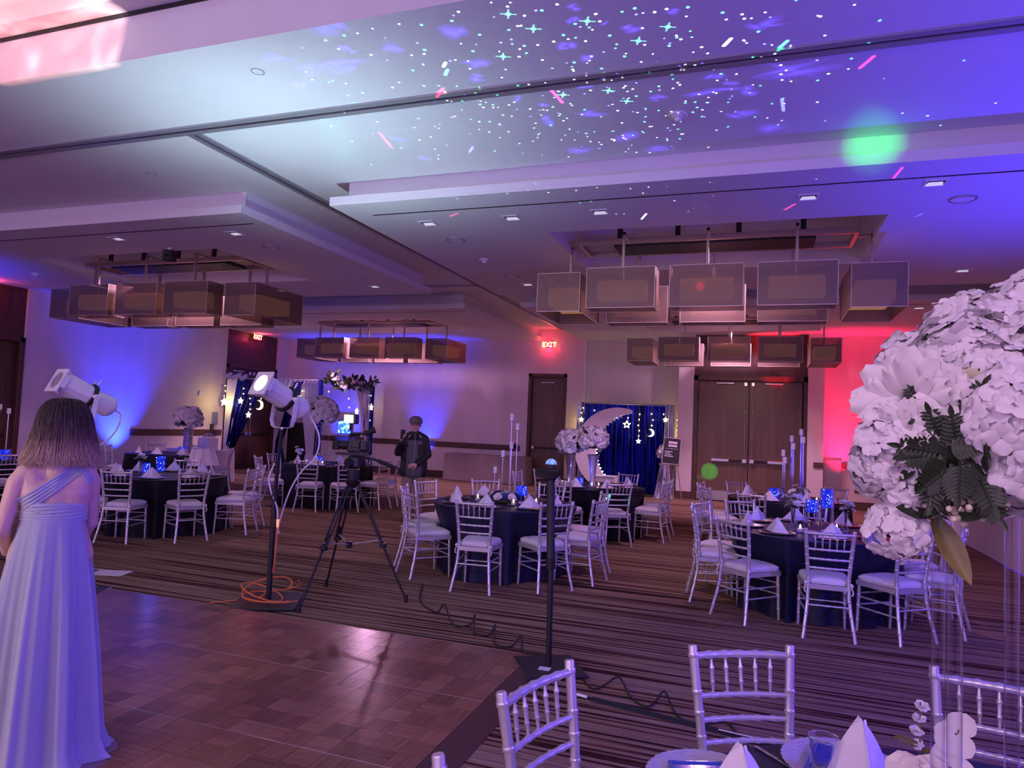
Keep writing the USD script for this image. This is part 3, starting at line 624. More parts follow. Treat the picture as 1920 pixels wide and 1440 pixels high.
for i, k in enumerate(TB):
    cloth(M_NAVY if k in ('T0', 'T1', 'T2') else M_BLACKC, f'dark floor-length round tablecloth of the {TN[k]}', TB[k], .88 if k == 'T0' else .84, seed=i, dents=DENT[k])
# ================================================================== place settings
def plate_mesh(): return MB().lathe([(0, .004), (.09, .004), (.098, .008), (.150, .016), (.158, .0145), (.150, .010), (.10, .001), (0, .0)], 40)
def napkin_mesh(seed=0, h=.135):
    """A square napkin folded and stood up as a tent: two sloping panels meeting at a ridge with a soft peak and folded hem layers."""
    r = random.Random(seed); n = 15; m = 11; P = np.zeros((n, m, 3)); Q = np.zeros((n, m, 3))
    for i in range(n):
        u = i / (n - 1) * 2 - 1                                    # along the ridge of the base triangle
        for j in range(m):
            v = j / (m - 1)                                        # base to peak
            w = (1 - v) ** .92
            x = .128 * u * w; z = h * v + .004
            bulge = .052 * w * (1 - abs(u) ** 1.6) + .006 * math.sin(5 * u + r.random())
            P[i, j] = (x, -bulge - .004, z); Q[i, j] = (x, bulge * .9 + .004, z)
    mb = MB().grid(P).grid(Q[::-1])
    F = P[:, :5] * (1.04, 1.16, .9) + (0, -.004, .0); mb.grid(F[4:])               # the turned-up front flap
    return mb
pl0 = nk0 = None
def setting(k, ang, w, R=.62, m=M_CHARGER, napk=True, turn=0.0):
    global pl0, nk0
    cx, cy = TB[k]; view = math.atan2(-cy, -cx); a = view + math.radians(ang); x, y = cx + R * math.cos(a), cy + R * math.sin(a)
    lb = f'black plate on the {TN[k]}, {w}'; ln = f'pale tent-folded napkin on the {TN[k]}, {w}'
    rz = a + PI / 2 + turn
    if pl0 is None:
        pl0 = thing('charger_plate', lb, 'plate', (x, y, .762), rz); obj('plate', plate_mesh(), m, pl0)
        obj('plate_rim', MB().lathe([(.148, .0155), (.156, .0185), (.163, .0165), (.156, .0125)], 40), M_STEEL, pl0)
    else: dup(pl0, (x, y, .762), rz, lb)
    if nk0 is None:
        nk0 = thing('folded_napkin', ln, 'napkin', (x, y, .777), rz); obj('napkin', napkin_mesh(), M_NAPK, nk0, 50)
        obj('napkin_fold', MB().grid([[(-.02, -.058, .006), (.0, -.062, .006), (.02, -.058, .006)], [(-.012, -.034, .06), (0, -.04, .06), (.012, -.034, .06)], [(-.003, -.012, .12), (0, -.014, .125), (.003, -.012, .12)]]), M_NAPK, nk0, 50)
    else: dup(nk0, (x, y, .777), rz, ln)
POS = [(-157, 'far right'), (-112, 'right'), (-67, 'near right'), (-22, 'nearest, right of the middle'), (23, 'nearest, left of the middle'), (68, 'near left'), (113, 'left'), (158, 'far left')]
POS = [(-a, w.replace('left', 'L').replace('right', 'left').replace('L', 'right')) for a, w in POS]
for k in ('T1', 'T2', 'T5', 'T7', 'T3', 'T4', 'T6'):
    for i, (a, w) in enumerate(POS):
        if k in ('T3', 'T4', 'T6') and i in (0, 7): continue
        if k == 'T6' and i in (1, 6): continue
        setting(k, a + {'T1': 4, 'T2': -6, 'T5': 10, 'T7': 3}.get(k, 0), w, turn=rng.uniform(-.35, .35))
# ================================================================== profile spotlights on stands
M_WENAM = mat('white_enamel', (.80, .79, .80), .35)
M_LENSON = mat('lit_lens', (1, 1, 1), .2, emit=((.92, .95, 1.0), 7.0))
M_LENSOFF = mat('dark_lens', (.30, .31, .33), .12)
M_POLE = mat('black_pole', (.014, .014, .016), .38)
M_CORDW = mat('white_cord', (.75, .72, .74), .5)
M_CORDO = mat('orange_cord', (.85, .22, .06), .5)
M_CORDB = mat('black_cord', (.012, .012, .012), .55)
def frame_of(d):
    """Rotation whose local +y is d, local z up-ish."""
    y = np.array(d, float) / np.linalg.norm(d); x = np.cross(y, (0, 0, 1.0)); x /= np.linalg.norm(x); z = np.cross(x, y)
    T = np.eye(4); T[:3, 0], T[:3, 1], T[:3, 2] = x, y, z; return T
def rect_ring(w, r, z0, z1):
    return MB().poly(sbox(-w / 2, -w / 2, w / 2, w / 2).buffer(.008).difference(Point(0, 0).buffer(r, 24)), z0, z1)
def profile(label, stand_label, base, head, d, lit, cord):
    base, head = np.array(base, float), np.array(head, float)
    st = thing('lamp_stand', stand_label, 'light stand', (*base, 0))
    hp = head - (*base, 0)
    ybot = hp + np.array([0, 0, -.27])
    obj('pole', MB().tube([(0, 0, .03), (0, 0, 1.0)], .024, 14), M_POLE, st); obj('pole_extension', MB().tube([(0, 0, .98), (*ybot[:2] * .4, ybot[2] * .8), (*ybot[:2], ybot[2] - .01)], .017, 12), M_POLE, st)
    obj('collar', MB().tube([(0, 0, .95), (0, 0, 1.02)], .032, 14).tube([(.03, 0, .985), (.07, 0, .985)], .009, 8), M_BLACKM, st)
    obj('base_plate', MB().box((0, 0, .016), (.56, .56, .03), math.radians(28), .012), M_POLE, st, False)
    lt = thing('profile_spotlight', label, 'spotlight', head); A = frame_of(d)
    Ay = A @ np.diag([1, 1, 1, 1.0])
    def bar(pr, n, ph=0.0):    # lathe along local +y
        R = trimesh.transformations.rotation_matrix(-PI / 2, [1, 0, 0]); return MB().lathe(pr, n).xf(A @ R @ trimesh.transformations.rotation_matrix(ph, [0, 0, 1]))
    obj('lens_tube', bar([(.0, -.02), (.095, -.02), (.10, 0), (.10, .26), (.0, .262)], 12, PI / 12), M_WENAM, lt, 20)
    obj('lamp_housing', bar([(.0, -.28), (.05, -.275), (.082, -.25), (.10, -.21), (.085, -.05), (.075, -.03), (0, -.03)], 20), M_WENAM, lt)
    obj('shutter_ring', bar([(.0, -.045), (.118, -.045), (.122, -.035), (.122, -.02), (.118, -.012), (0, -.012)], 20), M_DARK, lt)
    R = trimesh.transformations.rotation_matrix(-PI / 2, [1, 0, 0])
    obj('colour_frame', rect_ring(.205, .078, .262, .274).xf(A @ R), M_WENAM, lt, False)
    obj('frame_clip', MB().box((.098, .245, 0), (.02, .05, .12), 0, .004).box((-.098, .245, 0), (.02, .05, .12), 0, .004).box((0, .245, .098), (.12, .05, .02), 0, .004).box((0, .245, -.098), (.12, .05, .02), 0, .004).xf(A), M_WENAM, lt, False)
    obj('lens', bar([(.078, .262), (.06, .272), (.03, .278), (.0, .279)], 24), M_LENSON if lit else M_LENSOFF, lt, True, label='white glowing lens' if lit else None)
    for s in (-1, 1):
        obj('knob', MB().tube([np.array((s * .10, -.03, 0)), np.array((s * .17, -.03, 0))], .022, 10).xf(A), M_WENAM, lt)
        obj('shutter_handle', MB().box((s * .05, -.028, .14), (.03, .006, .06), 0, .003).xf(A), M_WENAM, lt, False)
    # yoke: U-shaped strap hanging from the side knobs
    xh = A[:3, 0] * .155; top = A[:3, 1] * -.03; dn = np.array([0, 0, -.27]) - top * 0
    P = [top + xh + (0, 0, .02), xh + (0, 0, -.20), xh * .86 + (0, 0, -.255), xh * .6 + (0, 0, -.27), -xh * .6 + (0, 0, -.27), -xh * .86 + (0, 0, -.255), -xh + (0, 0, -.20), top - xh + (0, 0, .02)]
    side = A[:3, 1] * (1, 1, 0); side /= np.linalg.norm(side); m = MB(); V = []; F = []
    for i, p in enumerate(P):
        nrm = np.array([0, 0, .005]) if 2 < i < 5 else xh / np.linalg.norm(xh) * .005 * (1 if i <= 2 else -1) * -1
        V += [p + side * .02, p - side * .02, p - side * .02 + nrm, p + side * .02 + nrm]
    for i in range(len(P) - 1):
        for q in range(4):
            a, b = i * 4 + q, i * 4 + (q + 1) % 4; F.append([a, b, b + 4, a + 4])
    obj('yoke', m.add(V, F), M_WENAM, lt, False)
    obj('mount_bolt', MB().tube([(0, 0, -.29), (0, 0, -.262)], .014, 8), M_STEEL, lt)
    e = A[:3, 1] * -.27
    obj('power_cord', MB().tube(bez([e + k for k in cord], 8), .008, 7), M_CORDW, lt)
    return lt
D0 = (-.231, -.874, .428)
profile('white profile spotlight with glowing lens, on the stand beside the video camera', 'black pole stand with square base and orange cable, beside the tripod', (-4.10, 5.27), (-4.02, 5.21, 1.84), D0, True,
        [(0, 0, 0), (.05, .04, -.06), (.13, .06, -.24), (.11, .04, -.42), (0, .0, -.55), (-.10, -.03, -.75), (-.17, -.06, -1.05), (-.16, -.06, -1.12)])
profile('white unlit profile spotlight above the woman\'s hair', 'pole stand mostly hidden behind the woman', (-5.75, 4.62), (-5.67, 4.60, 1.79), D0, False,
        [(0, 0, 0), (.05, .04, -.05), (.04, .03, -.16), (-.02, .0, -.27), (-.12, -.04, -.36), (-.19, -.1, -.45), (-.2, -.1, -.62)])
oc = thing('extension_cord', 'orange extension cord coiled at the foot of the lamp stand', 'cord', (-4.10, 5.27, 0))
for k in range(3):
    q = np.linspace(0, 2 * PI, 26); rr = .17 + .03 * k
    obj('coil', MB().tube(np.stack([-.06 + .05 * k + rr * np.cos(q) * 1.2, -.02 + rr * np.sin(q) * .75, .045 + .012 * k + (.11 + .05 * k) * np.maximum(0, np.sin(q * .5 + k)) ** 2], 1), .006, 6), M_CORDO, oc)
obj('cord_run', MB().tube(bez([(-.42, -.26, .012), (-.3, -.1, .012), (-.1, .05, .05), (.03, .0, .3), (.06, -.02, .5), (.05, .0, .68)], 8), .006, 6), M_CORDO, oc)
obj('plug', MB().tube([(.05, 0, .68), (.048, 0, .75)], [.009, .013], 10), mat('lit_plug', (.9, .3, .1), .4, emit=((1, .25, .08), 1.5)), oc)
obj('white_lead', MB().tube(bez([(.048, 0, .76), (.03, .0, .86), (-.02, -.03, 1.0), (-.05, -.03, 1.12), (-.02, 0, 1.25)], 8), .008, 7), M_CORDW, oc)
sc_ = thing('paper_sheet', 'white paper sheet lying on the carpet behind the woman', 'paper', (-6.35, 5.42, 0), .3)
obj('sheet', MB().b2((-.32, -.12, .001), (.32, .12, .004)), M_WHITEP, sc_, False); obj('black_card', MB().b2((-.22, -.06, .004), (-.02, .08, .006)), M_DARK, sc_, False)
# ================================================================== video camera on its tripod
M_CAMB = mat('camera_black', (.016, .016, .018), .4); M_RUBB = mat('rubber_black', (.01, .01, .01), .7)
tp = thing('tripod', 'black three-legged video tripod standing on the carpet edge', 'tripod', (-3.60, 5.72, 0))
hub = np.array([0, .03, 1.06])
for i, f in enumerate(((-.09, -.57), (-.42, .32), (.55, .17))):
    f = np.array([*f, .02]); h0 = hub + (f[0] * .10, f[1] * .10, -.02); k = h0 + (f - h0) * .52; sd = np.cross(f - h0, (0, 0, 1)); sd /= np.linalg.norm(sd); sd *= .022
    lg = obj('leg', MB().tube([h0 + sd, k + sd], .0095, 8).tube([h0 - sd, k - sd], .0095, 8).box(k, (.06, .06, .035), 0, .008), M_POLE, tp)
    obj('lower_leg', MB().tube([h0 + (f - h0) * .40, f], [.011, .010], 8), M_BLACKM, lg); obj('foot', MB().tube([f + (0, 0, .05), f - (0, 0, .018)], [.016, .02], 8), M_RUBB, lg); obj('leg_clamp', MB().tube([k - sd * 1.6, k + sd * 1.6], .018, 8), M_BLACKM, lg)
    obj('spreader_arm', MB().tube([(0, .03, .50), k * (1, 1, .0) + (0, 0, .56)], .008, 6), M_TRACK, tp)
obj('spreader_hub', MB().tube([(0, .03, .47), (0, .03, .53)], .03, 10), M_BLACKM, tp)
obj('bowl', MB().lathe([(0, 1.03), (.035, 1.03), (.065, 1.07), (.075, 1.10), (0, 1.10)], 18, (0, .03, 0)), M_POLE, tp)
obj('fluid_head', MB().tube([(0, .03, 1.09), (0, .03, 1.2)], [.05, .06], 16).box((0, .04, 1.27), (.12, .10, .12), .34, .02).tube([(-.03, -.04, 1.26), (.03, .14, 1.26)], .045, 14), M_CAMB, tp)
obj('pan_handle', MB().tube([(.05, .05, 1.32), (.17, .12, 1.30), (.34, .20, 1.23)], [.012, .012, .012], 8), M_CAMB, tp); obj('handle_grip', MB().tube([(.20, .135, 1.29), (.36, .21, 1.222)], [.02, .018], 10), M_RUBB, tp)
obj('quick_plate', MB().box((-.02, .03, 1.345), (.30, .09, .022), .342, .005), M_CAMB, tp, False)
vc = thing('video_camera', 'black video camcorder with lit lamp on top, mounted on the tripod', 'video camera', (-3.585, 5.755, 1.355), .342, None, .78)
obj('body', MB().box((.03, 0, .085), (.27, .12, .15), 0, .02).box((.10, -.01, .09), (.10, .15, .12), 0, .02), M_CAMB, vc, False)
R90 = trimesh.transformations.rotation_matrix(-PI / 2, [0, 1, 0])
obj('lens_barrel', MB().lathe([(0, 0), (.05, 0), (.052, .05), (.047, .055), (.047, .10), (0, .10)], 20).xf(Tm((-.10, 0, .09)) @ R90), M_BLACKM, vc)
obj('lens_hood', MB().box((-.235, 0, .09), (.085, .13, .11), 0, .012), M_RUBB, vc, False)
obj('top_handle', MB().tube(bez([(-.08, 0, .155), (-.085, 0, .215), (-.04, 0, .235), (.10, 0, .235), (.135, 0, .22), (.14, 0, .16)], 5), .016, 10), M_CAMB, vc)
obj('viewfinder', MB().tube([(.10, -.01, .24), (.17, -.01, .27), (.215, -.01, .29)], [.03, .03, .042], 12), M_RUBB, vc)
obj('microphone', MB().tube([(-.10, .04, .21), (.03, .04, .215)], .017, 10), M_RUBB, vc)
obj('screen_arm', MB().box((.0, -.085, .11), (.11, .012, .08), 0, .004), M_CAMB, vc, False); obj('focus_ring', MB().lathe([(0, 0), (.056, 0), (.056, .03), (0, .03)], 24).xf(Tm((-.135, 0, .09)) @ R90), M_RUBB, vc)
ld = thing('camera_light', 'small square video light with a glowing white face above the camera', 'video light', (-3.655, 5.745, 1.575), .342)
obj('shoe', MB().tube([(0, 0, -.005), (0, 0, .055)], .009, 8).box((0, 0, -.004), (.03, .03, .01), 0, .002), M_BLACKM, ld)
obj('housing', MB().box((0.03, 0, .10), (.13, .05, .095), -.9, .01), M_CAMB, ld, False)
obj('lit_panel', MB().box((-.005 - .006, -.035 - .003, .10), (.10, .012, .078), -.9 + .55, .003), mat('video_light_face', (1, .95, .9), .4, emit=((1, .88, .84), 1.1)), ld, False, label='glowing pale square face')
# ================================================================== star projector on a black pole
SP = np.array([-1.405, 4.86])
ps = thing('projector_stand', 'slim black pole stand at the corner of the dance floor', 'stand', (-1.36, 4.83, 0))
obj('base_plate', MB().box((.02, -.05, .018), (.44, .44, .022), .55, .01), M_POLE, ps, False)
obj('pole', MB().tube([(0, 0, .02), (-.012, .005, .75)], .021, 12), M_POLE, ps); obj('upper_pole', MB().tube([(-.012, .005, .7), (-.045, .03, 1.30)], .030, 12), mat('grip_black', (.016, .015, .018), .6), ps); obj('collar', MB().tube([(-.012, .005, .68), (-.014, .005, .76)], .034, 12), M_BLACKM, ps)
obj('white_card', MB().b2((-.03, -.16, .030), (.05, -.10, .033)), M_WHITEP, ps, False)
pj = thing('star_projector', 'black star projector with glowing blue dome on top of the slim pole', 'star projector', (*SP, 1.30), 0, None, .70)
obj('bracket', MB().lathe([(0, -.005), (.04, -.005), (.055, .03), (.07, .075), (0, .075)], 14), M_RUBB, pj)
hood = MB().add(*(lambda h: (h.vertices, h.faces))(trimesh.convex.convex_hull(np.array([(-.085, -.07, .06), (.085, -.07, .06), (.07, .07, .05), (-.07, .07, .05), (-.10, -.10, .118), (.11, -.09, .120), (.10, .09, .116), (-.10, .09, .116), (-.05, -.03, -.01), (.05, -.03, -.01), (0, .05, 0)]))))
obj('housing', hood, M_RUBB, pj, False); obj('cloth_flap', MB().grid([[(-.13, -.11, .10), (-.06, -.115, .118), (.06, -.11, .120), (.13, -.10, .11)], [(-.145, -.10, .07), (-.09, -.10, .10), (.07, -.12, .09), (.16, -.09, .10)], [(-.10, -.06, .03), (-.05, -.09, .02), (.03, -.09, .02), (.09, -.06, .04)]]), M_RUBB, pj, 60)
M_DOME = graph('projector_dome', {'t': ('transparent_bsdf', {'color': (1, 1, 1)}), 'e': ('emission', {'strength': 2.2}), 'tc': ('texture_coordinate', {}), 'v': ('voronoi_texture', {'feature': 'distance_to_edge', 'scale': 55.0}),
    'r': ('rgb_ramp', {'ramp': [(0, (.02, .05, 1.0)), (.10, (.10, .25, 1.0)), (.30, (.8, .95, 1.0))]}), 'm': ('mix_closure', {'fac': .30})},
    [('tc.object', 'v.vector'), ('v.distance', 'r.fac'), ('r.color', 'e.color'), ('t.BSDF', 'm.closure1'), ('e.emission', 'm.closure2')], 'm.closure')
obj('dome', MB().lathe([(.058 * math.cos(a), .165 + .058 * math.sin(a)) for a in np.linspace(0, PI / 2 - .02, 10)], 28), M_DOME, pj, True, label='glowing blue star dome')
# ------------- the slide inside the dome: a black plate with coloured openings, a tiny lamp behind it throws the stars on the ceiling
LS = np.array([SP[0], SP[1], 1.30 + .140 * .70]); HP = .030                      # lamp and height of the plate over it
def gel(name, c): return graph('gel_' + name, {'t': ('transparent_bsdf', {'color': c})}, [], 't.BSDF')
GEL = {'g': gel('green', (.05, 1, .35)), 'b': gel('blue', (.08, .10, 1)), 'w': gel('white', (.75, .95, 1)), 'r': gel('red', (1, .02, .12)), 'n': gel('faint_blue', (.018, .010, .17)), 'm': gel('fainter_blue', (.009, .005, .085)), 'k': gel('faintest_blue', (.004, .002, .035))}
SLOT = []
def aim(t): d = np.array(t) - LS; return d[:2] / d[2] * HP, np.linalg.norm(d)
_st = random.Random(5)
SG = [(-1.53,4.43,1.7),(-1.15,4.44,1.7),(-0.86,4.77,1.7),(-0.64,4.65,1.7),(-1.35,4.56,1),(-1.04,4.65,1),(-1.66,4.62,1),(-1.37,4.94,1),(-1.19,5.08,1),(-1.21,5.44,1.7),(-1.1,5.66,1.7),(-0.9,5.2,1),(-0.68,5.28,1),(-0.06,4.87,1),(-0.28,4.58,1),(-1.59,5.42,1.7),(-1.73,5.61,1),(-1.85,5.96,1),(-1.33,6.22,1),(-0.33,5.39,1),(-0.09,5.17,1),(-0.55,5.92,1),(-1.89,5.14,1),(-0.99,4.95,1),(-0.49,4.46,1),(-0.82,4.38,1),(-1.41,4.24,1),(0.69,4.94,1),(0.67,5.18,1),(0.37,5.68,1),(-0.81,5.47,1),(-1.01,5.59,1),(-1.58,6.21,1),(-0.66,4.89,1),(-0.46,5.85,1),(-1.64,4.22,1.7),(-1.86,4.72,1.7),(-2.05,4.59,1),(-2.39,4.48,1),(-2.65,4.98,1),(-2.11,5.25,1),(-2.37,5.75,1),(-2.62,4.73,1),(-2.87,4.15,1),(-3.04,4.17,1),(-2.04,4.19,1),(-1.92,4.4,1),(-3.34,4.71,1),(-2.44,5.28,1),(-2.98,5.53,1),(-2.3,5.82,1)]
SS = [(0.65,5.56,4.43,0.72,5.41,4.43,'r'),(-2.62,5.15,4.43,-2.51,5.06,4.43,'r'),(-1.66,5.3,4.43,-1.63,5.55,4.43,'r'),(1.43,7.37,4.43,1.46,7.07,4.43,'r'),(0.41,8.24,4.43,0.51,8.05,4.43,'r'),(-3.5,5.73,4.43,-3.56,6.08,4.43,'r'),(-2.36,4.74,4.43,-2.32,4.69,4.43,'w'),(-0.29,4.99,4.43,-0.24,4.91,4.43,'w'),(0.12,5.93,4.43,0.14,6.16,4.43,'b'),(-1.32,7.91,4.1,-1.24,7.72,4.1,'w'),(1.54,8.43,4.1,1.59,8.29,4.1,'b'),(-2.83,6.37,4.43,-2.75,6.26,4.43,'b'),(0.08,5.12,4.43,0.13,5.04,4.43,'g'),(-2.4,4.86,4.43,-2.35,4.79,4.43,'g'),(-3.73,7.66,4.43,-3.59,7.57,4.43,'r')]
SN = [(-1.25,4.4,0.05,0.06),(-1.03,4.49,0.04,0.04),(-1.19,4.27,0.05,0.05),(-1.38,4.7,0.06,0.06),(-1.31,4.71,0.05,0.06),(-1.24,4.88,0.07,0.09),(-0.91,4.6,0.09,0.07),(-0.01,4.81,0.14,0.07),(-1.48,5.81,0.14,0.09),(-0.39,5.43,0.08,0.07),(-0.14,5.72,0.07,0.12),(-0.42,5.67,0.23,0.08),(-0.28,5.58,0.08,0.06),(0.23,5.48,0.35,0.1),(0.08,6.53,0.14,0.12),(-0.59,4.49,0.04,0.05),(-1.81,5.53,0.06,0.07),(-1.38,5.33,0.07,0.07),(-1.98,5.39,0.05,0.07),(-1.83,5.84,0.06,0.15),(-0.93,6.75,0.18,0.11),(-1.76,6.59,0.16,0.14),(-0.86,5.67,0.09,0.06),(-1.21,6.42,0.12,0.15),(-0.2,6.15,0.13,0.11),(-2.07,4.29,0.11,0.15),(-2.9,3.93,0.13,0.28),(-3.4,4.51,0.17,0.11),(-3.07,4.53,0.21,0.1),(-3.63,4.69,0.18,0.09),(-3.57,4.26,0.13,0.07),(-2.96,4.32,0.07,0.08),(-2.61,4.41,0.1,0.09),(-3.4,6.45,0.09,0.12),(-3.37,5.9,0.1,0.09),(-2.17,4.96,0.09,0.07),(-2.08,4.75,0.12,0.1)]
from shapely.geometry import LineString
STARS = []
def plate_xy(x, y, z=4.43): return aim((x, y, z))[0]
KS = HP / (4.43 - LS[2])
for x, y, k in SG:
    c = plate_xy(x, y); r = .0115 * KS * k; s = Point(c).buffer(r, 6)
    if k > 1: s = s.union(affinity.rotate(sbox(c[0] - r * 2.8, c[1] - r * .18, c[0] + r * 2.8, c[1] + r * .18), 20)).union(affinity.rotate(sbox(c[0] - r * .22, c[1] - r * 2.6, c[0] + r * .22, c[1] + r * 2.6), 20))
    STARS.append(('g', s))
for k in range(430):
    x, y = _st.gauss(-1.3, 1.1), _st.gauss(5.35, .95)
    STARS.append((_st.choice('wwgwb'), Point(plate_xy(x, y)).buffer(_st.uniform(.007, .0115) * KS, 5)))
for x0, y0, z0, x1, y1, z1, c in SS: STARS.append((c, LineString([plate_xy(x0, y0, z0), plate_xy(x1, y1, z1)]).buffer(.014 * KS, 4)))
for x, y, a, b in SN:
    for q in range(3):
        e = affinity.rotate(affinity.scale(Point(0, 0).buffer(1, 10), a * KS * _st.uniform(.5, .9), b * KS * _st.uniform(.3, .7)), _st.uniform(-40, 40))
        c = plate_xy(x + _st.uniform(-.5, .5) * a, y + _st.uniform(-.5, .5) * b); e = affinity.translate(e, *c)
        for kd, f_ in (('n', .35), ('m', .7), ('k', 1.05)): STARS.append((kd, affinity.scale(e, f_, f_)))

def gobo(lab, pl):
    R_ = .0535; plate = Point(0, 0).buffer(R_, 40)
    cut = {}
    for kind, shp in pl: cut.setdefault(kind, []).append(shp)
    done = None; o = thing_part = None
    allcut = union_all([s for v in cut.values() for s in v])
    T = Tm((0, 0, 1.440 + HP - 1.30))
    o = obj('slide', MB().poly(plate.difference(allcut), 0, .00002, T), M_DARK, pj, False)
    used = None
    for kind in ('w', 'r', 'g', 'b', 'n', 'm', 'k'):
        if kind not in cut: continue
        s = union_all(cut[kind]).intersection(plate)
        if used is not None: s = s.difference(used)
        used = s if used is None else used.union(s)
        if s.is_empty: continue
        v = MB()
        for g in getattr(s, 'geoms', [s]):
            if g.area < 1e-10: continue
            try: vv, ff = trimesh.creation.triangulate_polygon(g, engine='earcut')
            except Exception: continue
            v.add(np.c_[vv, np.full(len(vv), 1.440 + HP - 1.30 + .00001)], ff)
        if v.v: obj('slide_gel', v, GEL[kind], pj, False)
    w = MB(); z0, z1 = 1.425 - 1.30, 1.440 + HP - 1.30
    w.lathe([(.0, z0), (R_ - .0015, z0), (R_ - .0015, z1 + .0004)], 64); obj('slide_cup', w, M_DARK, pj, 40)
gobo('stars', STARS)
bulb('star_lamp', tuple(LS), (1, 1, 1), 1700, .000014)
# ------------- planet projector (a slide of a pinkish planet thrown on the near ceiling)
PP = np.array([-5.1, 1.0, .62]); dpl = np.array([-5.55, 3.85, 4.72]) - PP; dpl /= np.linalg.norm(dpl); AP = frame_of(dpl)
pq = thing('planet_projector', 'black slide projector throwing the pink planet on the ceiling', 'projector', PP)
Rl = trimesh.transformations.rotation_matrix(-PI / 2, [1, 0, 0])
obj('barrel', MB().lathe([(.06, -.12), (.06, .10), (.055, .10), (.055, -.115), (0, -.115)], 20).xf(AP @ Rl), M_DARK, pq); obj('foot', MB().box((0, 0, -.59), (.3, .3, .03), 0, .01).tube([(0, 0, -.59), (0, 0, -.1)], .02, 8), M_POLE, pq)
rp = .76 / 5.0 * .05
def slide_xy(p): q = AP[:3, :3].T @ (np.array(p) - PP); return (q[0] / q[1] * .0504, -q[2] / q[1] * .0504)
_a, _b = np.array(slide_xy((-8.0, 4.05, 4.435))), np.array(slide_xy((-3.0, 4.05, 4.435))); _d = (_b - _a) / np.linalg.norm(_b - _a); _n = np.array([-_d[1], _d[0]]); _n *= -np.sign(_n[1])
_keep = Polygon([_a - _d, _b + _d, _b + _d + _n, _a - _d + _n]); _disc = Point(0, 0).buffer(rp, 48).intersection(_keep)
obj('slide_mask', MB().poly(Point(0, 0).buffer(.055, 32).difference(_disc), .05, .0508).xf(AP @ Rl), M_DARK, pq, False)
graph('planet_slide', {'tc': ('texture_coordinate', {}), 'm': ('mapping', {'scale': (150, 420, 150), 'rotation': (.6, .3, .5)}), 'n': ('noise_texture', {'scale': 1.0, 'detail': 5.0, 'roughness': .6, 'distortion': .4}),
    'r': ('rgb_ramp', {'ramp': [(.25, (.30, .09, .08)), (.45, (.46, .17, .14)), (.54, (.55, .26, .22)), (.64, (1, .85, .88)), (.8, (1, 1, 1))]}), 't': ('transparent_bsdf', {})},
    [('tc.object', 'm.vector'), ('m.vector', 'n.vector'), ('n.fac', 'r.fac'), ('r.color', 't.color')], 't.BSDF')
dv, dfc = trimesh.creation.triangulate_polygon(Point(0, 0).buffer(rp * 1.02, 48), engine='earcut')
obj('slide', MB().add(np.c_[dv, np.full(len(dv), .0504)], dfc).xf(AP @ Rl), 'planet_slide', pq, False)
bulb('planet_lamp', tuple(PP), (1, .93, .95), 700, .0003)
# ================================================================== cables on the floor
def cable(label, pts, r=.0065, z=.0075, bump=()):
    P = np.array([(x, y, z) for x, y in pts]); C = bez(P, 8)
    for i, h in bump: C[:, 2] += h * np.exp(-((np.arange(len(C)) - i * 8) / 3.5) ** 2)
    t = thing('floor_cable', label, 'cable'); obj('cable', MB().tube(C, r, 7), M_CORDB, t); obj('plug', MB().tube([C[-1] + (0, 0, .004), C[-1] + (C[-1] - C[-2]) / np.linalg.norm(C[-1] - C[-2]) * .05 + (0, 0, .004)], .011, 8), M_CORDB, t)
cable('black cable curling over the carpet beside the dance floor', [(-3.24, 6.61), (-2.95, 5.98), (-2.66, 5.7), (-2.62, 5.80), (-2.36, 5.43), (-2.24, 5.46), (-2.24, 5.60), (-2.12, 5.29), (-2.0, 5.29), (-1.98, 5.40), (-1.88, 5.13), (-1.75, 5.1), (-1.70, 5.22), (-1.61, 5.03), (-1.46, 5.0)], bump=((3, .05), (6, .06), (9, .06), (12, .06)))
cable('black cable wandering over the carpet behind the foreground chairs', [(-1.2, 4.75), (-1.11, 4.73), (-.97, 4.55), (-.85, 4.75), (-.71, 4.49), (-.6, 4.42), (-.53, 4.60), (-.42, 4.35), (-.3, 4.28), (-.15, 4.38), (-.07, 4.22), (.02, 4.0)], bump=((3, .03), (6, .04)))
cc = thing('cable_cover', 'black fabric cable cover strip lying on the carpet behind the foreground chairs', 'cable cover')
obj('strip', MB().tube([(-.95, 4.39, .004), (.95, 4.05, .004)], .035, 10).xf(np.diag([1, 1, .35, 1])), M_RUBB, cc, False)
obj('white_end', MB().tube([(-1.10, 4.42, .008), (-.98, 4.395, .008)], .009, 8), M_CORDW, cc); obj('white_lead', MB().tube([(-.18, 4.23, .02), (.05, 4.20, .02)], .004, 6), M_CORDW, cc)
# ================================================================== floor uplights
u0 = None
for p, lb in (((-9.45, 18.74, 0), 'small black uplight on the floor at the far wall, behind the person with the phone'), ((-12.3, 18.70, 0), 'small black uplight on the floor inside the draped canopy'), ((-14.15, 12.7, 0), 'small black uplight on the floor at the left wall')):
    if u0 is None:
        u0 = thing('floor_uplight', lb, 'uplight', p); obj('can', MB().lathe([(0, .03), (.085, .03), (.09, .05), (.09, .215), (.082, .22), (.078, .2), (0, .2)], 20), M_DARK, u0); obj('bracket', MB().box((-.10, 0, .06), (.012, .05, .12), 0, .003).box((.10, 0, .06), (.012, .05, .12), 0, .003).box((0, 0, .006), (.21, .05, .012), 0, .003), M_BLACKM, u0, False)
    else: dup(u0, p, 0, lb)
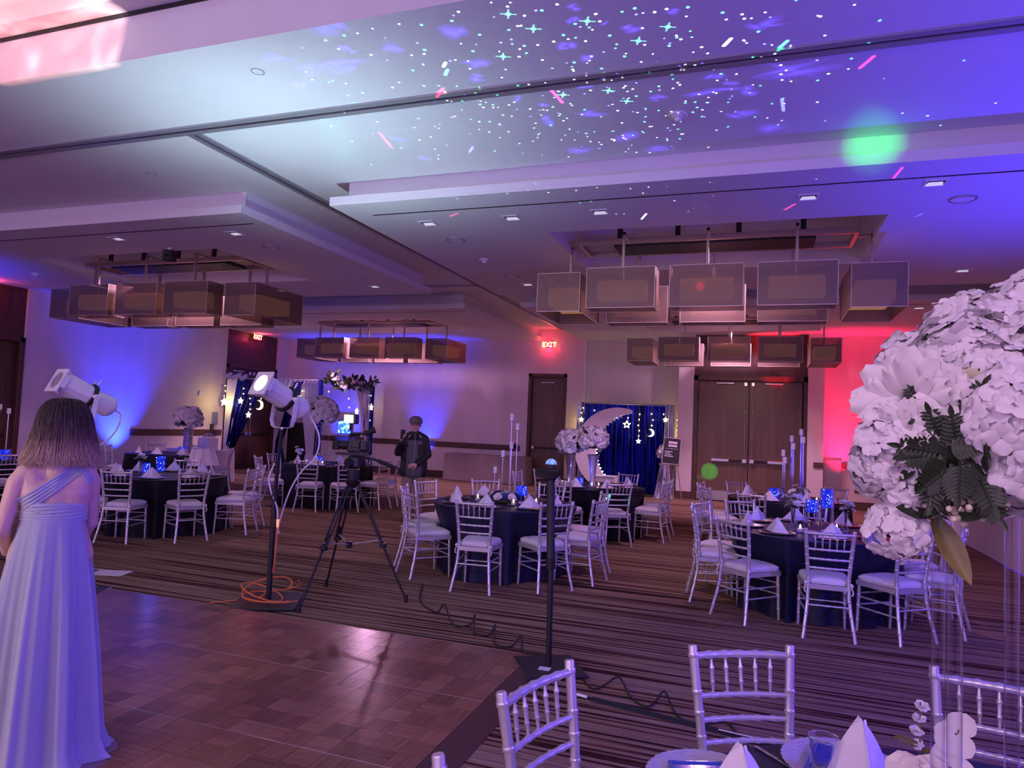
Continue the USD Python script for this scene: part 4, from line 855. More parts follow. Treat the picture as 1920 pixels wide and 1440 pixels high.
# ================================================================== flowers
def petal(w, l, cup, n=4, curl=.3):
    """A cupped oval petal as a sheet, root at the origin, growing along +y, cupped towards +z."""
    P = np.zeros((n, n + 1, 3))
    for i in range(n):
        v = i / (n - 1)
        hw = w * .5 * math.sin(PI * (.12 + .80 * v)) ** .75
        for j in range(n + 1):
            u = j / n * 2 - 1
            P[i, j] = (u * hw, l * v, cup * l * (v * v * .9 + .35 * u * u * v) - curl * l * max(0, v - .7) ** 2 * 3)
    return P
def petals(mb, c, d, k, w, l, tilt, cup, r0=0.0, ph=0.0, jit=.15, rr=rng, n=4):
    """k petals round the axis d at c, opening by tilt from the axis."""
    d = np.array(d, float) / np.linalg.norm(d); a = np.cross(d, (0, 0, 1.0) if abs(d[2]) < .9 else (1.0, 0, 0)); a /= np.linalg.norm(a); b = np.cross(d, a)
    for i in range(k):
        q = ph + 2 * PI * i / k + rr.uniform(-jit, jit); t = tilt + rr.uniform(-jit, jit); s = 1 + rr.uniform(-jit, jit)
        out = math.cos(q) * a + math.sin(q) * b; y = math.cos(t) * d + math.sin(t) * out; x = np.cross(y, out - d * .0001); x /= np.linalg.norm(x); z = np.cross(x, y)
        P = petal(w * s, l * s, cup, n) @ np.array([x, y, z]); mb.grid(P + c + out * r0)
    return mb
def rose(mb, c, d, r, rr=rng, n=4):
    for k, tl, f, ct in ((5, 1.18, 1.0, .30), (5, .82, .92, .45), (4, .48, .80, .55), (3, .18, .62, .6)):
        petals(mb, np.array(c), d, k, r * 1.15 * f, r * f, tl, ct, r * .06, rr.uniform(0, 6), .14, rr, n)
    return mb
def hydrangea(mb, c, d, r, k=44, rr=rng, pr=.34, n=4, span=1.75):
    """Rounded head of four-petalled florets on the side facing d."""
    d = np.array(d, float) / np.linalg.norm(d); a = np.cross(d, (0, 0, 1.0) if abs(d[2]) < .9 else (1.0, 0, 0)); a /= np.linalg.norm(a); b = np.cross(d, a)
    for i in range(k):
        t = span * math.sqrt((i + .5) / k); q = i * 2.39996; v = math.cos(t) * d + math.sin(t) * (math.cos(q) * a + math.sin(q) * b)
        petals(mb, np.array(c) + v * r * rr.uniform(.80, 1.04), v + nrg.normal(0, .26, 3), 4, r * pr * 1.2, r * pr, 1.12, .42, r * .01, rr.uniform(0, 6), .22, rr, n)
    return mb
def leafm(mb, a, b, w, up=(0, 0, 1), bend=.1, n=7):
    a, b = np.array(a, float), np.array(b, float); y = b - a; L = np.linalg.norm(y); y /= L; x = np.cross(y, up); x /= max(np.linalg.norm(x), 1e-6); z = np.cross(x, y); P = np.zeros((n, 5, 3))
    for i in range(n):
        v = i / (n - 1); hw = w * .5 * math.sin(PI * min(1, .04 + v * .97)) ** .8
        for j in range(5):
            u = j / 2 - 1; P[i, j] = a + y * L * v + x * u * hw + z * (abs(u) * hw * .35 + bend * L * (v * v - v))
    return mb.grid(P)
def frond(mb, a, b, w, k=9, up=(0, 0, 1)):
    a, b = np.array(a, float), np.array(b, float); y = b - a; L = np.linalg.norm(y); y /= L; x = np.cross(y, up); x /= np.linalg.norm(x)
    mb.tube([a, b], .0022, 5)
    for i in range(k):
        p = a + (b - a) * (.18 + .8 * i / k); s = w * (1 - .55 * i / k)
        for sg in (-1, 1): leafm(mb, p, p + (x * sg * .9 + y * .5) * s, s * .38, up, .06, 5)
    return leafm(mb, b - y * .01, b + y * w * .6, w * .3, up, .05, 5)
def sphere_dirs(k, zmin=-.55):
    o = []
    for i in range(k):
        z = 1 - (i + .5) / k * (1 - zmin); q = i * 2.39996; s = math.sqrt(1 - z * z); o.append(np.array([s * math.cos(q), s * math.sin(q), z]))
    return o
def ball_bouquet(label, c, r, k=30, sq=.85, seed=1, gap=(0.0, -1.0, .1)):
    """Round bouquet: roses all over a dark leafy core, with leaves showing through."""
    rr = random.Random(seed); t = thing('flower_bouquet', label, 'bouquet', c); g = np.array(gap); g /= np.linalg.norm(g)
    obj('foliage_core', MB().mesh(trimesh.creation.icosphere(2, r * .66)).xf(np.diag([1, 1, sq, 1])), M_LEAF, t)
    lm = [MB() for _ in range(8)]
    for i, d in enumerate(sphere_dirs(k)):
        p = d * r * .74 * (1, 1, sq)
        if d @ g > .93:
            for q in range(5): leafm(lm[i % 8], p * .9, p * 1.15 + np.array([rr.uniform(-1, 1) for _ in range(3)]) * r * .25, r * .16, d)
            continue
        obj('rose', rose(MB(), p, d + nrg.normal(0, .12, 3), r * rr.uniform(.36, .44), rr), M_PETAL, t, 60)
        if rr.random() < .8:
            o = np.array([rr.uniform(-1, 1) for _ in range(3)]); leafm(lm[i % 8], p, p * 1.25 + o * r * .28, r * .18, d)
    for m in lm:
        if m.v: obj('leaf_spray', m, M_LEAF, t, 60)
    return t
ball_bouquet('white rose ball bouquet over the clear stand of the video-camera table', (-7.95, 11.5, 1.76), .31, 30, .95, 3)
ball_bouquet('white rose ball bouquet on the silver column vase, far left', (-11.30, 11.58, 1.52), .30, 28, .85, 4, (.3, -1, -.2))
ball_bouquet('left of the two white bouquets on the trumpet vases', (-2.83, 10.85, 1.43), .25, 26, .85, 5, (.8, -.5, -.3))
ball_bouquet('right of the two white bouquets on the trumpet vases, in front of the moon', (-2.44, 10.80, 1.49), .25, 26, .85, 6, (.1, -.8, -.6))
# ---- vases carrying them
M_SILVER = mat('mirror_silver', (.72, .70, .74), .16, .95)
M_MESHS = mat('silver_mesh', (.60, .57, .66), .3, .8, bump=(90, .6))
t = thing('column_vase', 'tall silver ridged column vase under the far left bouquet', 'vase', (-11.30, 11.60, .762))
obj('vase', MB().lathe([(0, 0), (.12, 0), (.12, .02)] + [(.085 + .010 * (i % 2), .03 + .018 * i) for i in range(29)] + [(.10, .56), (0, .56)], 24), M_MESHS, t)
for x, lb in ((-2.83, 'left silver trumpet vase of the trumpet-vase table'), (-2.44, 'right silver mesh trumpet vase of the trumpet-vase table')):
    t = thing('trumpet_vase', lb, 'vase', (x, 10.85 if x < -2.6 else 10.80, .762)); obj('vase', MB().lathe([(0, 0), (.075, 0), (.075, .012), (.045, .03), (.038, .12), (.05, .28), (.085, .46), (.095, .49), (.08, .48), (0, .44)], 24), M_SILVER if x < -2.6 else M_MESHS, t); obj('rim', MB().lathe([(.094, .487), (.100, .49), (.094, .496), (.088, .49), (.094, .487)], 24), M_SILVER, t)
def post_stand(label, c, w, h, r):
    t = thing('flower_stand', label, 'flower stand', c)
    for sx in (-1, 1):
        for sy in (-1, 1): obj('post', MB().tube([(sx * w, sy * w, .012), (sx * w, sy * w, h)], r, 14), M_ACRYL, t)
    obj('base', MB().b2((-w * 1.6, -w * 1.6, 0), (w * 1.6, w * 1.6, .012), .004), M_ACRYL, t, False); obj('top_plate', MB().b2((-w * 1.6, -w * 1.6, h), (w * 1.6, w * 1.6, h + .01), .004), M_ACRYL, t, False)
post_stand('clear four-post flower stand on the video-camera table', (-7.95, 11.5, .762), .10, .72, .010)
post_stand('clear acrylic four-post stand carrying the big bouquet in the foreground', (.434, 1.665, .762), .066, .80, .0135)
# ---- the big foreground bouquet
BC = np.array([.475, 1.63, 1.77]); t = thing('flower_bouquet', 'big bouquet of white hydrangeas and dark fern filling the right edge', 'bouquet', BC)
M_CREAM = mat('cream_petal', (.70, .63, .46), .7); M_PETALB = mat('hydrangea_petal', (.74, .70, .71), .75, noise=(30, .05))
obj('foliage_core', MB().mesh(trimesh.creation.icosphere(3, .185)).xf(np.diag([1, 1, .82, 1])), M_LEAF, t)
def peony(mb, c, d, r, rr=rng, n=5):
    for k, tl, f, ct in ((9, 1.42, 1.0, .22), (9, 1.15, .95, .30), (8, .85, .86, .42), (6, .55, .74, .55), (5, .25, .60, .65)): petals(mb, np.array(c), d, k, r * .66 * f, r * f, tl, ct, r * .06, rr.uniform(0, 6), .16, rr, n)
    return mb
HY = [((.336, 1.439, 1.861), .085), ((.424, 1.500, 1.912), .085), ((.361, 1.377, 1.799), .080), ((.382, 1.303, 1.735), .088), ((.385, 1.330, 1.655), .075), ((.197, 1.347, 1.690), .052), ((.236, 1.370, 1.612), .052), ((.185, 1.367, 1.640), .045),
      ((.216, 1.384, 1.530), .052), ((.299, 1.460, 1.833), .070), ((.46, 1.42, 1.86), .085), ((.50, 1.36, 1.76), .09), ((.52, 1.40, 1.66), .085), ((.60, 1.50, 1.88), .09), ((.66, 1.55, 1.76), .10), ((.50, 1.60, 1.98), .085), ((.38, 1.62, 1.95), .08), ((.62, 1.75, 1.90), .09), ((.44, 1.82, 1.86), .09), ((.30, 1.75, 1.78), .08), ((.58, 1.85, 1.72), .09), ((.27, 1.62, 1.86), .07)]
for p, r in HY:
    p = np.array(p) - BC; d = p / np.linalg.norm(p); cv = -(p + BC - (0, 0, 1.7)); cv /= np.linalg.norm(cv)
    obj('hydrangea', hydrangea(MB(), p - d * r * .45, d + cv * .55, r, 84 if r > .06 else 44, rng, .33 if r < .06 else .27, 4), M_PETALB, t, 60)
for p, r, m in (((.243, 1.359, 1.768), .085, M_PETAL), ((.325, 1.36, 1.785), .042, M_CREAM), ((.225, 1.345, 1.715), .055, M_PETAL), ((.288, 1.335, 1.775), .050, M_PETAL)):
    p = np.array(p) - BC; cv = -(p + BC - (0, 0, 1.7)); obj('peony', peony(MB(), p, p * 2 + cv * .5, r), m, t, 60)
bm = MB()
for k in range(60):
    d = nrg.normal(0, 1, 3); bm.mesh(trimesh.creation.icosphere(1, .0055).apply_translation(np.array([.306, 1.337, 1.606]) - BC + d * (.022, .015, .016)))
obj('bud_cluster', bm, M_CREAM, t)
LC = np.array([.292, 1.375, 1.694]) - BC; lv = -(LC + BC - (0, 0, 1.7)); lv /= np.linalg.norm(lv); lr = np.cross(lv, (0, 0, -1.0)); lr /= np.linalg.norm(lr); lu = np.cross(lr, lv) * -1
obj('leaf_bed', MB().mesh(trimesh.creation.icosphere(3, .055)).xf(Tm(LC) @ np.diag([1.05, .8, 1, 1])), M_LEAF, t)
for k in range(46):
    q = k * 2.39996; s = math.sqrt((k + .5) / 46); o = LC + (lr * math.cos(q) * .078 + lu * math.sin(q) * .070) * s + lv * (.050 * math.sqrt(1 - s * s) + rng.uniform(0, .012))
    dr_ = lr * math.cos(q) + lu * math.sin(q) + lv * rng.uniform(-.1, .5); dr_ /= np.linalg.norm(dr_); L_ = rng.uniform(.030, .055)
    if k % 3 == 0: obj('fern_frond', frond(MB(), o, o + dr_ * L_ * 1.4, .030, 7, lv + np.array([rng.uniform(-.4, .4) for _ in range(3)])), M_LEAF, t, 60)
    else: obj('leaf', leafm(MB(), o, o + dr_ * L_, L_ * .42, lv + np.array([rng.uniform(-.5, .5) for _ in range(3)]), .15, 6), M_LEAF, t, 60)
FR = [((.30, 1.36, 1.70), (.20, 1.33, 1.725), .035), ((.30, 1.35, 1.68), (.225, 1.30, 1.67), .04), ((.29, 1.33, 1.68), (.215, 1.30, 1.69), .032), ((.30, 1.33, 1.66), (.255, 1.30, 1.625), .04), ((.31, 1.32, 1.67), (.30, 1.29, 1.61), .038), ((.29, 1.34, 1.69), (.26, 1.30, 1.75), .03),
      ((.31, 1.33, 1.68), (.29, 1.29, 1.745), .03), ((.33, 1.32, 1.66), (.345, 1.28, 1.60), .04), ((.33, 1.33, 1.64), (.36, 1.30, 1.58), .036), ((.31, 1.34, 1.65), (.27, 1.33, 1.59), .035), ((.34, 1.33, 1.69), (.335, 1.27, 1.68), .04)]
for a, b, w in FR:
    a, b = np.array(a) - BC, np.array(b) - BC; cv = -(b + BC - (0, 0, 1.7)); obj('fern_frond', frond(MB(), a, b, w, 8, cv / np.linalg.norm(cv) + np.array([rng.uniform(-.5, .5) for _ in range(3)])), M_LEAF, t, 60)
for a, b, w in (((.285, 1.39, 1.575), (.338, 1.365, 1.462), .040), ((.29, 1.36, 1.58), (.22, 1.34, 1.585), .03), ((.30, 1.35, 1.585), (.35, 1.31, 1.59), .035)):
    a, b = np.array(a) - BC, np.array(b) - BC; cv = -(b + BC - (0, 0, 1.7)); obj('leaf', leafm(MB(), a, b, w, cv / np.linalg.norm(cv) + (.25, 0, .1), .12, 9), M_OLIVE if w >= .04 else M_LEAF, t, 60, label='large olive-brown leaf hanging down' if w >= .04 else None)
obj('stem', MB().tube(bez([np.array(q) - BC for q in ((.30, 1.40, 1.59), (.26, 1.385, 1.57), (.225, 1.385, 1.54))], 6), .003, 6), M_OLIVE, t)
# ================================================================== table decorations
M_FLAME = mat('candle_flame', (1, .8, .3), .4, emit=((1.0, .62, .16), 9.0))
M_LEDB = mat('blue_fairy_light', (.1, .2, 1), .4, emit=((.06, .14, 1.0), 9.0)); M_LEDW = mat('white_fairy_light', (.8, .9, 1), .4, emit=((.75, .85, 1.0), 7.0))
M_WATER = graph('lit_blue_water', {'t': ('transparent_bsdf', {'color': (.35, .40, 1.0)}), 'e': ('emission', {'color': (.03, .05, 1.0), 'strength': .9}), 'm': ('mix_closure', {'fac': .45})}, [('t.BSDF', 'm.closure1'), ('e.emission', 'm.closure2')], 'm.closure')
def votive(label, x, y, h=.085, r=.038):
    t = thing('votive_candle', label, 'candle', (x, y, .763)); obj('glass', MB().lathe([(0, 0), (r * .8, 0), (r, .01), (r * 1.05, h), (r * .98, h), (r * .93, .014), (0, .012)], 20), M_GLASS, t)
    obj('candle', MB().lathe([(0, .014), (r * .7, .014), (r * .7, .038), (0, .04)], 16), M_CANDLE, t); obj('flame', MB().lathe([(.001, .04), (.010, .05), (.011, .058), (.006, .07), (.0005, .082)], 10), M_FLAME, t, True)
def led_vase(label, x, y, r, h, lit0, lit1, sq=False, seed=0, z=.763):
    rr = random.Random(seed); t = thing('led_vase', label, 'vase', (x, y, z)); n = 4 if sq else 28
    obj('glass', MB().lathe([(0, 0), (r, 0), (r, h), (r * .94, h), (r * .94, .012), (0, .012)], n), M_GLASS, t, 30 if not sq else False)
    obj('lit_filling', MB().lathe([(0, lit0), (r * .85, lit0), (r * .9, lit0 + .01), (r * .9, lit1 - .01), (r * .6, lit1), (0, lit1)], n), M_WATER, t)
    m, w = MB(), MB()
    for k in range(26):
        q = rr.uniform(0, 6.28); p = (r * .84 * math.cos(q) * rr.uniform(.4, 1), r * .84 * math.sin(q) * rr.uniform(.4, 1), rr.uniform(lit0 + .01, lit1 - .01)); (m if k % 3 else w).mesh(trimesh.creation.icosphere(1, .0052).apply_translation(p))
    obj('fairy_lights', m, M_LEDB, t, True, kind='stuff'); obj('fairy_lights', w, M_LEDW, t, True, kind='stuff')
def bud_vase(label, x, y, h=.20, k=8, seed=0, col=None, spread=.07, rise=.12):
    rr = random.Random(seed); t = thing('bud_vase', label, 'vase', (x, y, .763)); obj('glass', MB().lathe([(0, 0), (.034, 0), (.03, .03), (.018, .09), (.022, h - .02), (.028, h), (.022, h - .004), (.012, .08), (0, .02)], 18), M_GLASS, t)
    for i in range(k):
        q = rr.uniform(0, 6.28); s = spread * rr.uniform(.2, 1); p = np.array([s * math.cos(q), s * math.sin(q), h + rise * rr.uniform(.05, 1)]); st = obj('blossom', rose(MB(), p, p - (0, 0, h * .5), rr.uniform(.032, .045), rr), col or M_PETAL, t, 60)
        obj('stem', MB().tube([(0, 0, h * .3), p * (.4, .4, .8), p], .0025, 5), M_LEAF, st)
    for i in range(3):
        q = rr.uniform(0, 6.28); obj('leaf', leafm(MB(), (0, 0, h), (spread * math.cos(q), spread * math.sin(q), h + .04), .03), M_LEAF, t, 60)
def holder(label, x, y, h, m=None, ch=.075, r=.022, stem=.006, base=.05):
    """Tall candlestick with its cup; the pillar candle on it is a thing of its own."""
    t = thing('candlestick', label, 'candlestick', (x, y, .763)); obj('stem', MB().tube([(0, 0, .01), (0, 0, h)], stem, 10), m or M_SILVER, t); obj('base', MB().lathe([(0, 0), (base, 0), (base, .006), (.012, .014), (0, .014)], 22), m or M_SILVER, t)
    obj('cup', MB().lathe([(0, h - .004), (r * .5, h), (r * 1.15, h + .006), (r * 1.15, h + .010), (0, h + .010)], 18), m or M_SILVER, t)
    c = thing('pillar_candle', 'white candle of the ' + label, 'candle', (x, y, .763 + h + .010)); obj('wax', MB().lathe([(0, 0), (r, 0), (r, ch - .004), (r * .85, ch), (r * .5, ch - .006), (0, ch - .006)], 18), M_CANDLE, c); obj('wick', MB().tube([(0, 0, ch - .008), (.001, 0, ch + .012)], .0012, 5), M_DARK, c)
for x, y, ht, w in ((-2.746, 7.760, 1.77, 'tallest candlestick of the middle table'), (-2.684, 7.80, 1.66, 'second tallest candlestick of the middle table'), (-2.715, 7.70, 1.444, 'candlestick of middle height on the middle table'), (-2.837, 7.755, 1.339, 'second lowest candlestick of the middle table'), (-2.92, 7.735, 1.142, 'lowest candlestick of the middle table')):
    holder(w, x, y, ht - .763 - .048)
M_CLEARP = graph('clear_tube', {'g': ('glossy_bsdf', {'color': (.8, .8, 1), 'roughness': .05}), 't': ('transparent_bsdf', {'color': (.82, .82, 1)}), 'm': ('mix_closure', {'fac': .35})}, [('t.BSDF', 'm.closure1'), ('g.BSDF', 'm.closure2')], 'm.closure')
for i, (x, y, ht) in enumerate(((.575, 10.90, 1.737), (.60, 10.80, 1.629), (.45, 10.88, 1.64), (.47, 10.78, 1.532), (.34, 10.86, 1.429), (.36, 10.76, 1.328))):
    holder(('tallest', 'rightmost shorter', 'second tallest', 'middle-height', 'second lowest', 'lowest')[i] + ' clear candle tube of the double-door table', x, y, ht - .763 - .05, M_CLEARP, .09, .028, .016, .05)
holder('candlestick at the left edge, right one', -11.62, 8.06, .74, None, .085, .030, .010); holder('candlestick at the left edge, left one', -11.75, 8.00, .80, None, .085, .030, .010)
led_vase('taller clear glass cylinder with blue lights on the right table', .645, 7.57, .064, .42, .24, .415, seed=1)
led_vase('shorter clear glass cylinder with blue lights on the right table', .505, 7.48, .062, .32, .19, .31, seed=2)
led_vase('blue-lit square glass vase on the left table, taller one', -7.98, 7.72, .085, .30, .05, .26, True, 3); led_vase('blue-lit square glass vase on the left table, shorter one', -8.02, 7.52, .075, .20, .03, .17, True, 4)
led_vase('bowl of blue lights on the left-edge table', -11.55, 7.95, .13, .17, .02, .16, False, 5); led_vase('bowl of blue lights by the candle tubes of the double-door table', .22, 10.72, .085, .17, .03, .16, False, 6)
led_vase('blue-lit glass between the trumpet vases', -2.62, 10.70, .06, .14, .02, .13, False, 7); led_vase('blue-lit glass among the middle table\'s flowers', -2.62, 7.86, .075, .21, .09, .20, False, 8)
led_vase('blue-lit glass under the clear stand on the video-camera table', -7.88, 11.36, .08, .16, .02, .15, False, 9); led_vase('small blue-lit glass at the foot of the column vase', -11.22, 11.40, .09, .17, .02, .16, False, 10)
bud_vase('glass bud vase with a loose white spray, left of the blue cylinders', .335, 7.52, .22, 12, 1, None, .11, .15); bud_vase('glass bud vase with white blossoms, right of the blue cylinders', .83, 7.74, .20, 7, 2)
bud_vase('white blossoms in a bud vase left of the left table\'s blue vases', -8.28, 7.66, .18, 6, 3); bud_vase('white blossoms in a bud vase right of the left table\'s blue vases', -7.72, 7.90, .18, 6, 4)
bud_vase('white orchid spray at the right end of the video-camera table', -7.24, 11.75, .18, 6, 5, None, .10, .2); bud_vase('white blossoms at the left of the video-camera table', -8.32, 11.35, .18, 6, 6, None, .10, .15)
bud_vase('low white blossoms by the clear candle tubes', .55, 10.62, .10, 12, 7, None, .14, .12)
t = thing('floral_centrepiece', 'low centrepiece of white, navy and grey-green roses around the candlesticks', 'centrepiece', (-2.80, 7.78, .763))
M_ROSEN = mat('navy_rose', (.02, .035, .16), .6); M_ROSEG = mat('sage_rose', (.22, .27, .22), .6)
for i in range(20):
    q = i * 2.39996; s = .055 + .15 * math.sqrt(i / 20); p = np.array([s * math.cos(q), s * math.sin(q), .10 - .25 * max(0, s - .1)]); obj('rose', rose(MB(), p, p + (0, 0, .08), .05, rng), (M_PETAL, M_ROSEN, M_ROSEG)[i % 3], t, 60)
obj('leaf_bed', MB().mesh(trimesh.creation.icosphere(2, .17)).xf(Tm((0, 0, .03)) @ np.diag([1, 1, .36, 1])), M_LEAF, t)
for n, (x, y, w) in enumerate(((-3.12, 7.72, 'left of the flowers on the middle table'), (-2.60, 7.52, 'in front of the flowers on the middle table'), (-2.42, 7.80, 'right of the flowers on the middle table'), (.395, 7.36, 'left of the blue cylinders'), (.74, 7.62, 'right of the blue cylinders'), (-2.88, 10.62, 'at the left trumpet vase'), (-2.80, 10.52, 'at the left trumpet vase, front one'), (-2.40, 10.58, 'at the right trumpet vase'), (-2.32, 10.70, 'at the right trumpet vase, rear one'), (.15, 10.55, 'before the candle tubes'), (.78, 10.70, 'right of the candle tubes'), (.92, 10.85, 'far right on the double-door table'), (-8.05, 11.22, 'left of the blue glass on the video-camera table'), (-7.70, 11.22, 'right of the blue glass on the video-camera table'), (-11.05, 11.3, 'beside the column vase'))):
    votive('lit votive candle ' + w, x, y, .15 if n in (3, 4) else .085, .05 if n in (3, 4) else .038)
bulb('blue_glow_t2', (.57, 7.50, 1.17), (.06, .10, 1), .9, .03); bulb('blue_glow_t5', (-7.9, 7.6, 1.12), (.06, .10, 1), .8, .03); bulb('blue_glow_t7', (-7.88, 11.30, 1.0), (.08, .12, 1), 1.2, .03); bulb('blue_glow_t3', (-2.62, 10.68, .98), (.06, .1, 1), .7, .03)
# ---- foreground place settings
M_GLCH = mat('hammered_silver_glass', (.62, .62, .70), .30, .35, bump=(170, .9)); M_BLUEG = mat('blue_square_plate', (.06, .10, .45), .15, coat_weight=.4)
def scallop(mb, r, n=120):
    return mb.lathe([(0, .004), (r * .62, .004), (r * .68, .010), (r * .97, .020), (r, .019), (r * .97, .014), (r * .66, .002), (0, 0)], n, (0, 0, 0), lambda q, i: 1 + (.018 * np.abs(np.sin(q * 20)) if 2 < i < 6 else 0 * q))
FS = [((.245, 2.232), 'middle of the bottom edge'), ((-.105, 1.985), 'left'), ((.80, 2.255), 'right')]
for (x, y), w in FS:
    a = math.atan2(y - 1.6, x - .55); t = thing('scalloped_charger', f'hammered silver glass charger of the foreground table, {w}', 'plate', (x, y, .763), a + PI / 2); obj('charger', scallop(MB(), .165), M_GLCH, t)
    t = thing('square_plate', f'blue square plate on the foreground charger, {w}', 'plate', (x, y, .769), a + .9); obj('plate', MB().box((0, 0, .008), (.17, .17, .008), 0, .003), M_BLUEG, t, False); obj('plate_rim', MB().b2((-.09, -.09, .008), (.09, -.08, .017), .003).b2((-.09, .08, .008), (.09, .09, .017), .003).b2((-.09, -.08, .008), (-.08, .08, .017), .003).b2((.08, -.08, .008), (.09, .08, .017), .003), M_BLUEG, t, False)
def cone_napkin(label, p, rz, h):
    t = thing('cone_napkin', label, 'napkin', p, rz); n, m = 13, 15; P = np.zeros((m, n, 3))
    for i in range(m):
        v = i / (m - 1)
        for j in range(n):
            u = j / (n - 1) * 2 - 1; w = .075 * (1 - v) ** .6 + .012 * (1 - v); P[i, j] = (u * w, -.055 * (1 - v) ** .8 * (1 - abs(u) ** 1.5) - .012 * (1 - abs(u)) , h * v * (1 - .06 * u * u))
    Q = P[::-1] * (1, -1, 1); obj('front', MB().grid(P), M_NAPK, t, 60); obj('back', MB().grid(Q), M_NAPK, t, 60)
    obj('crease', MB().grid([[(.004, -.073 * (1 - v) ** .8 - .014, h * v * .98), (.012, -.055 * (1 - v) ** .8 - .012, h * v * .98)] for v in np.linspace(0, 1, 9)]), M_NAPK, t, 60)
cone_napkin('tall pale cone-folded napkin on the foreground charger, middle of the bottom edge', (.275, 2.165, .787), .25, .155); cone_napkin('pale cone-folded napkin at the bottom edge, left foreground setting', (-.03, 1.93, .787), .5, .125)
t = thing('drinking_glass', 'clear glass with blue glints beside the foreground napkin', 'glass', (.185, 2.15, .787)); obj('bowl', MB().lathe([(0, 0), (.028, 0), (.032, .01), (.040, .09), (.038, .09), (.028, .012), (0, .010)], 24), M_GLASS, t); obj('rim', MB().lathe([(.039, .088), (.041, .09), (.039, .092), (.037, .09), (.039, .088)], 24), M_SILVER, t)
t = thing('table_knife', 'thin gold-toned knife lying on the dark foreground cloth', 'knife', (.085, 2.20, .764), 2.35); obj('blade', MB().b2((-.10, -.004, 0), (.02, .004, .003), .001), M_SEAM, t, False); obj('handle', MB().b2((.02, -.005, 0), (.11, .005, .005), .002), M_SEAM, t, False)
# ---- rose arrangement near the foreground posts
t = thing('table_posy', 'cream rose with white orchids low beside the clear foreground post', 'posy', (.40, 1.93, .763))
obj('holder', MB().lathe([(0, 0), (.035, 0), (.03, .05), (.036, .09), (.03, .085), (0, .02)], 18), M_GLASS, t)
obj('rose', rose(petals(MB(), np.array((-.035, -.04, .13)), (-.35, -.75, .55), 6, .095, .085, 1.25, .25, .004, .2), np.array((-.035, -.04, .13)), (-.35, -.75, .55), .075, rng, 7), mat('cream_rose', (.82, .74, .66), .7), t, 60, label='large open cream rose')
for k, p in enumerate(((.045, -.01, .26), (.03, -.03, .19), (.06, .0, .15), (.02, -.06, .075))): obj('orchid', petals(petals(MB(), np.array(p), (-.2, -.9, .3), 3, .05, .045, 1.35, .15, .002, k, n=7), np.array(p), (-.2, -.9, .3), 2, .06, .045, 1.4, .1, .002, k + 1, n=7), M_PETAL, t, 60)
for p in ((-.03, .02, .24), (-.025, .02, .27), (-.018, .02, .30), (-.03, .02, .21)): obj('small_bud', rose(MB(), np.array(p), (0, -.3, 1), .016, rng), M_PETAL, t, 60)
obj('stem', MB().tube(bez([(0, 0, .05), (-.02, .02, .15), (-.022, .02, .31)], 5), .002, 5).tube(bez([(0, 0, .05), (.04, .0, .15), (.05, -.01, .27)], 5), .002, 5), M_OLIVE, t)
for a, b in (((-.02, .02, .21), (-.085, .0, .225)), ((-.02, .02, .2), (.02, -.01, .195)), ((.0, -.02, .06), (-.06, -.06, .055)), ((0, 0, .1), (-.05, .02, .16))): obj('leaf', leafm(MB(), a, b, .026, (0, -.6, .8)), M_OLIVE, t, 60)
# ================================================================== other tables
M_GREYC = mat('taupe_cloth', (.26, .20, .20), .85, noise=(4, .08))
def box_cloth(name, label, m, lo, hi, pleat=0.0, amp=.012, flare=.03):
    """Rectangular table under a floor-length cloth with hanging folds."""
    x0, y0 = lo; x1, y1 = hi; H = .76; per = [(x0, y0), (x1, y0), (x1, y1), (x0, y1)]; pts = []
    for k in range(4):
        a, b = np.array(per[k]), np.array(per[(k + 1) % 4]); n = max(8, int(np.linalg.norm(b - a) / .03)); nn = np.array([b[1] - a[1], a[0] - b[0]]); nn /= np.linalg.norm(nn)
        for i in range(n): pts.append((a + (b - a) * i / n, nn, i / n * np.linalg.norm(b - a)))
    rows = []
    for j in range(7):
        v = j / 6; rows.append([[*(p + n * (flare * v + amp * (.2 + .8 * v) * math.sin(s * (pleat or 14) + k_ * .0) * (1 if j else 0))), H - (H - .015) * v] for k_, (p, n, s) in enumerate(pts)])
    rows = [r + [r[0]] for r in rows]; t = obj(name, MB().grid(rows).b2((x0, y0, H - .012), (x1, y1, H + .002)), m, None, 50); return t
tag(box_cloth('draped_table', '', M_GREYC, (-8.50, 18.35), (-6.05, 18.95), 5, .008, .05), 'low table under a taupe cloth against the far wall', 'table')
tag(box_cloth('skirted_table', '', mat('white_skirting', (.66, .56, .60), .85), (3.28, 10.6), (3.70, 15.9), 55, .012, .02), 'long table with pale pleated skirting along the right wall', 'table')
tag(box_cloth('ruffled_table', '', mat('ruffled_satin', (.62, .56, .66), .7, bump=(24, .8)), (-13.3, 13.0), (-11.9, 13.7), 38, .02, .05), 'gift table with ruffled silver-white cloth before the canopy', 'table')
t = thing('gift_box', 'white box with a bow and white blossoms on the ruffled table', 'box', (-12.35, 13.3, .765)); obj('box', MB().box((0, 0, .14), (.34, .3, .28), 0, .006), M_WHITEP, t, False); obj('blossom', rose(rose(MB(), np.array((.05, -.05, .33)), (0, -.4, 1), .09), np.array((-.05, -.03, .31)), (-.3, -.5, 1), .07), M_PETAL, t, 60)
t = thing('chair_wrap', 'pale cloth draped over the back of a chair behind the left table', 'cloth', (-10.45, 11.1, 0)); _d = np.array(TB['T6']) - (-10.45, 11.1); _d /= np.linalg.norm(_d); _n = np.array([-_d[1], _d[0]])
def wrap(s, u, z): q = _n * u - _d * s; return (q[0], q[1], z)
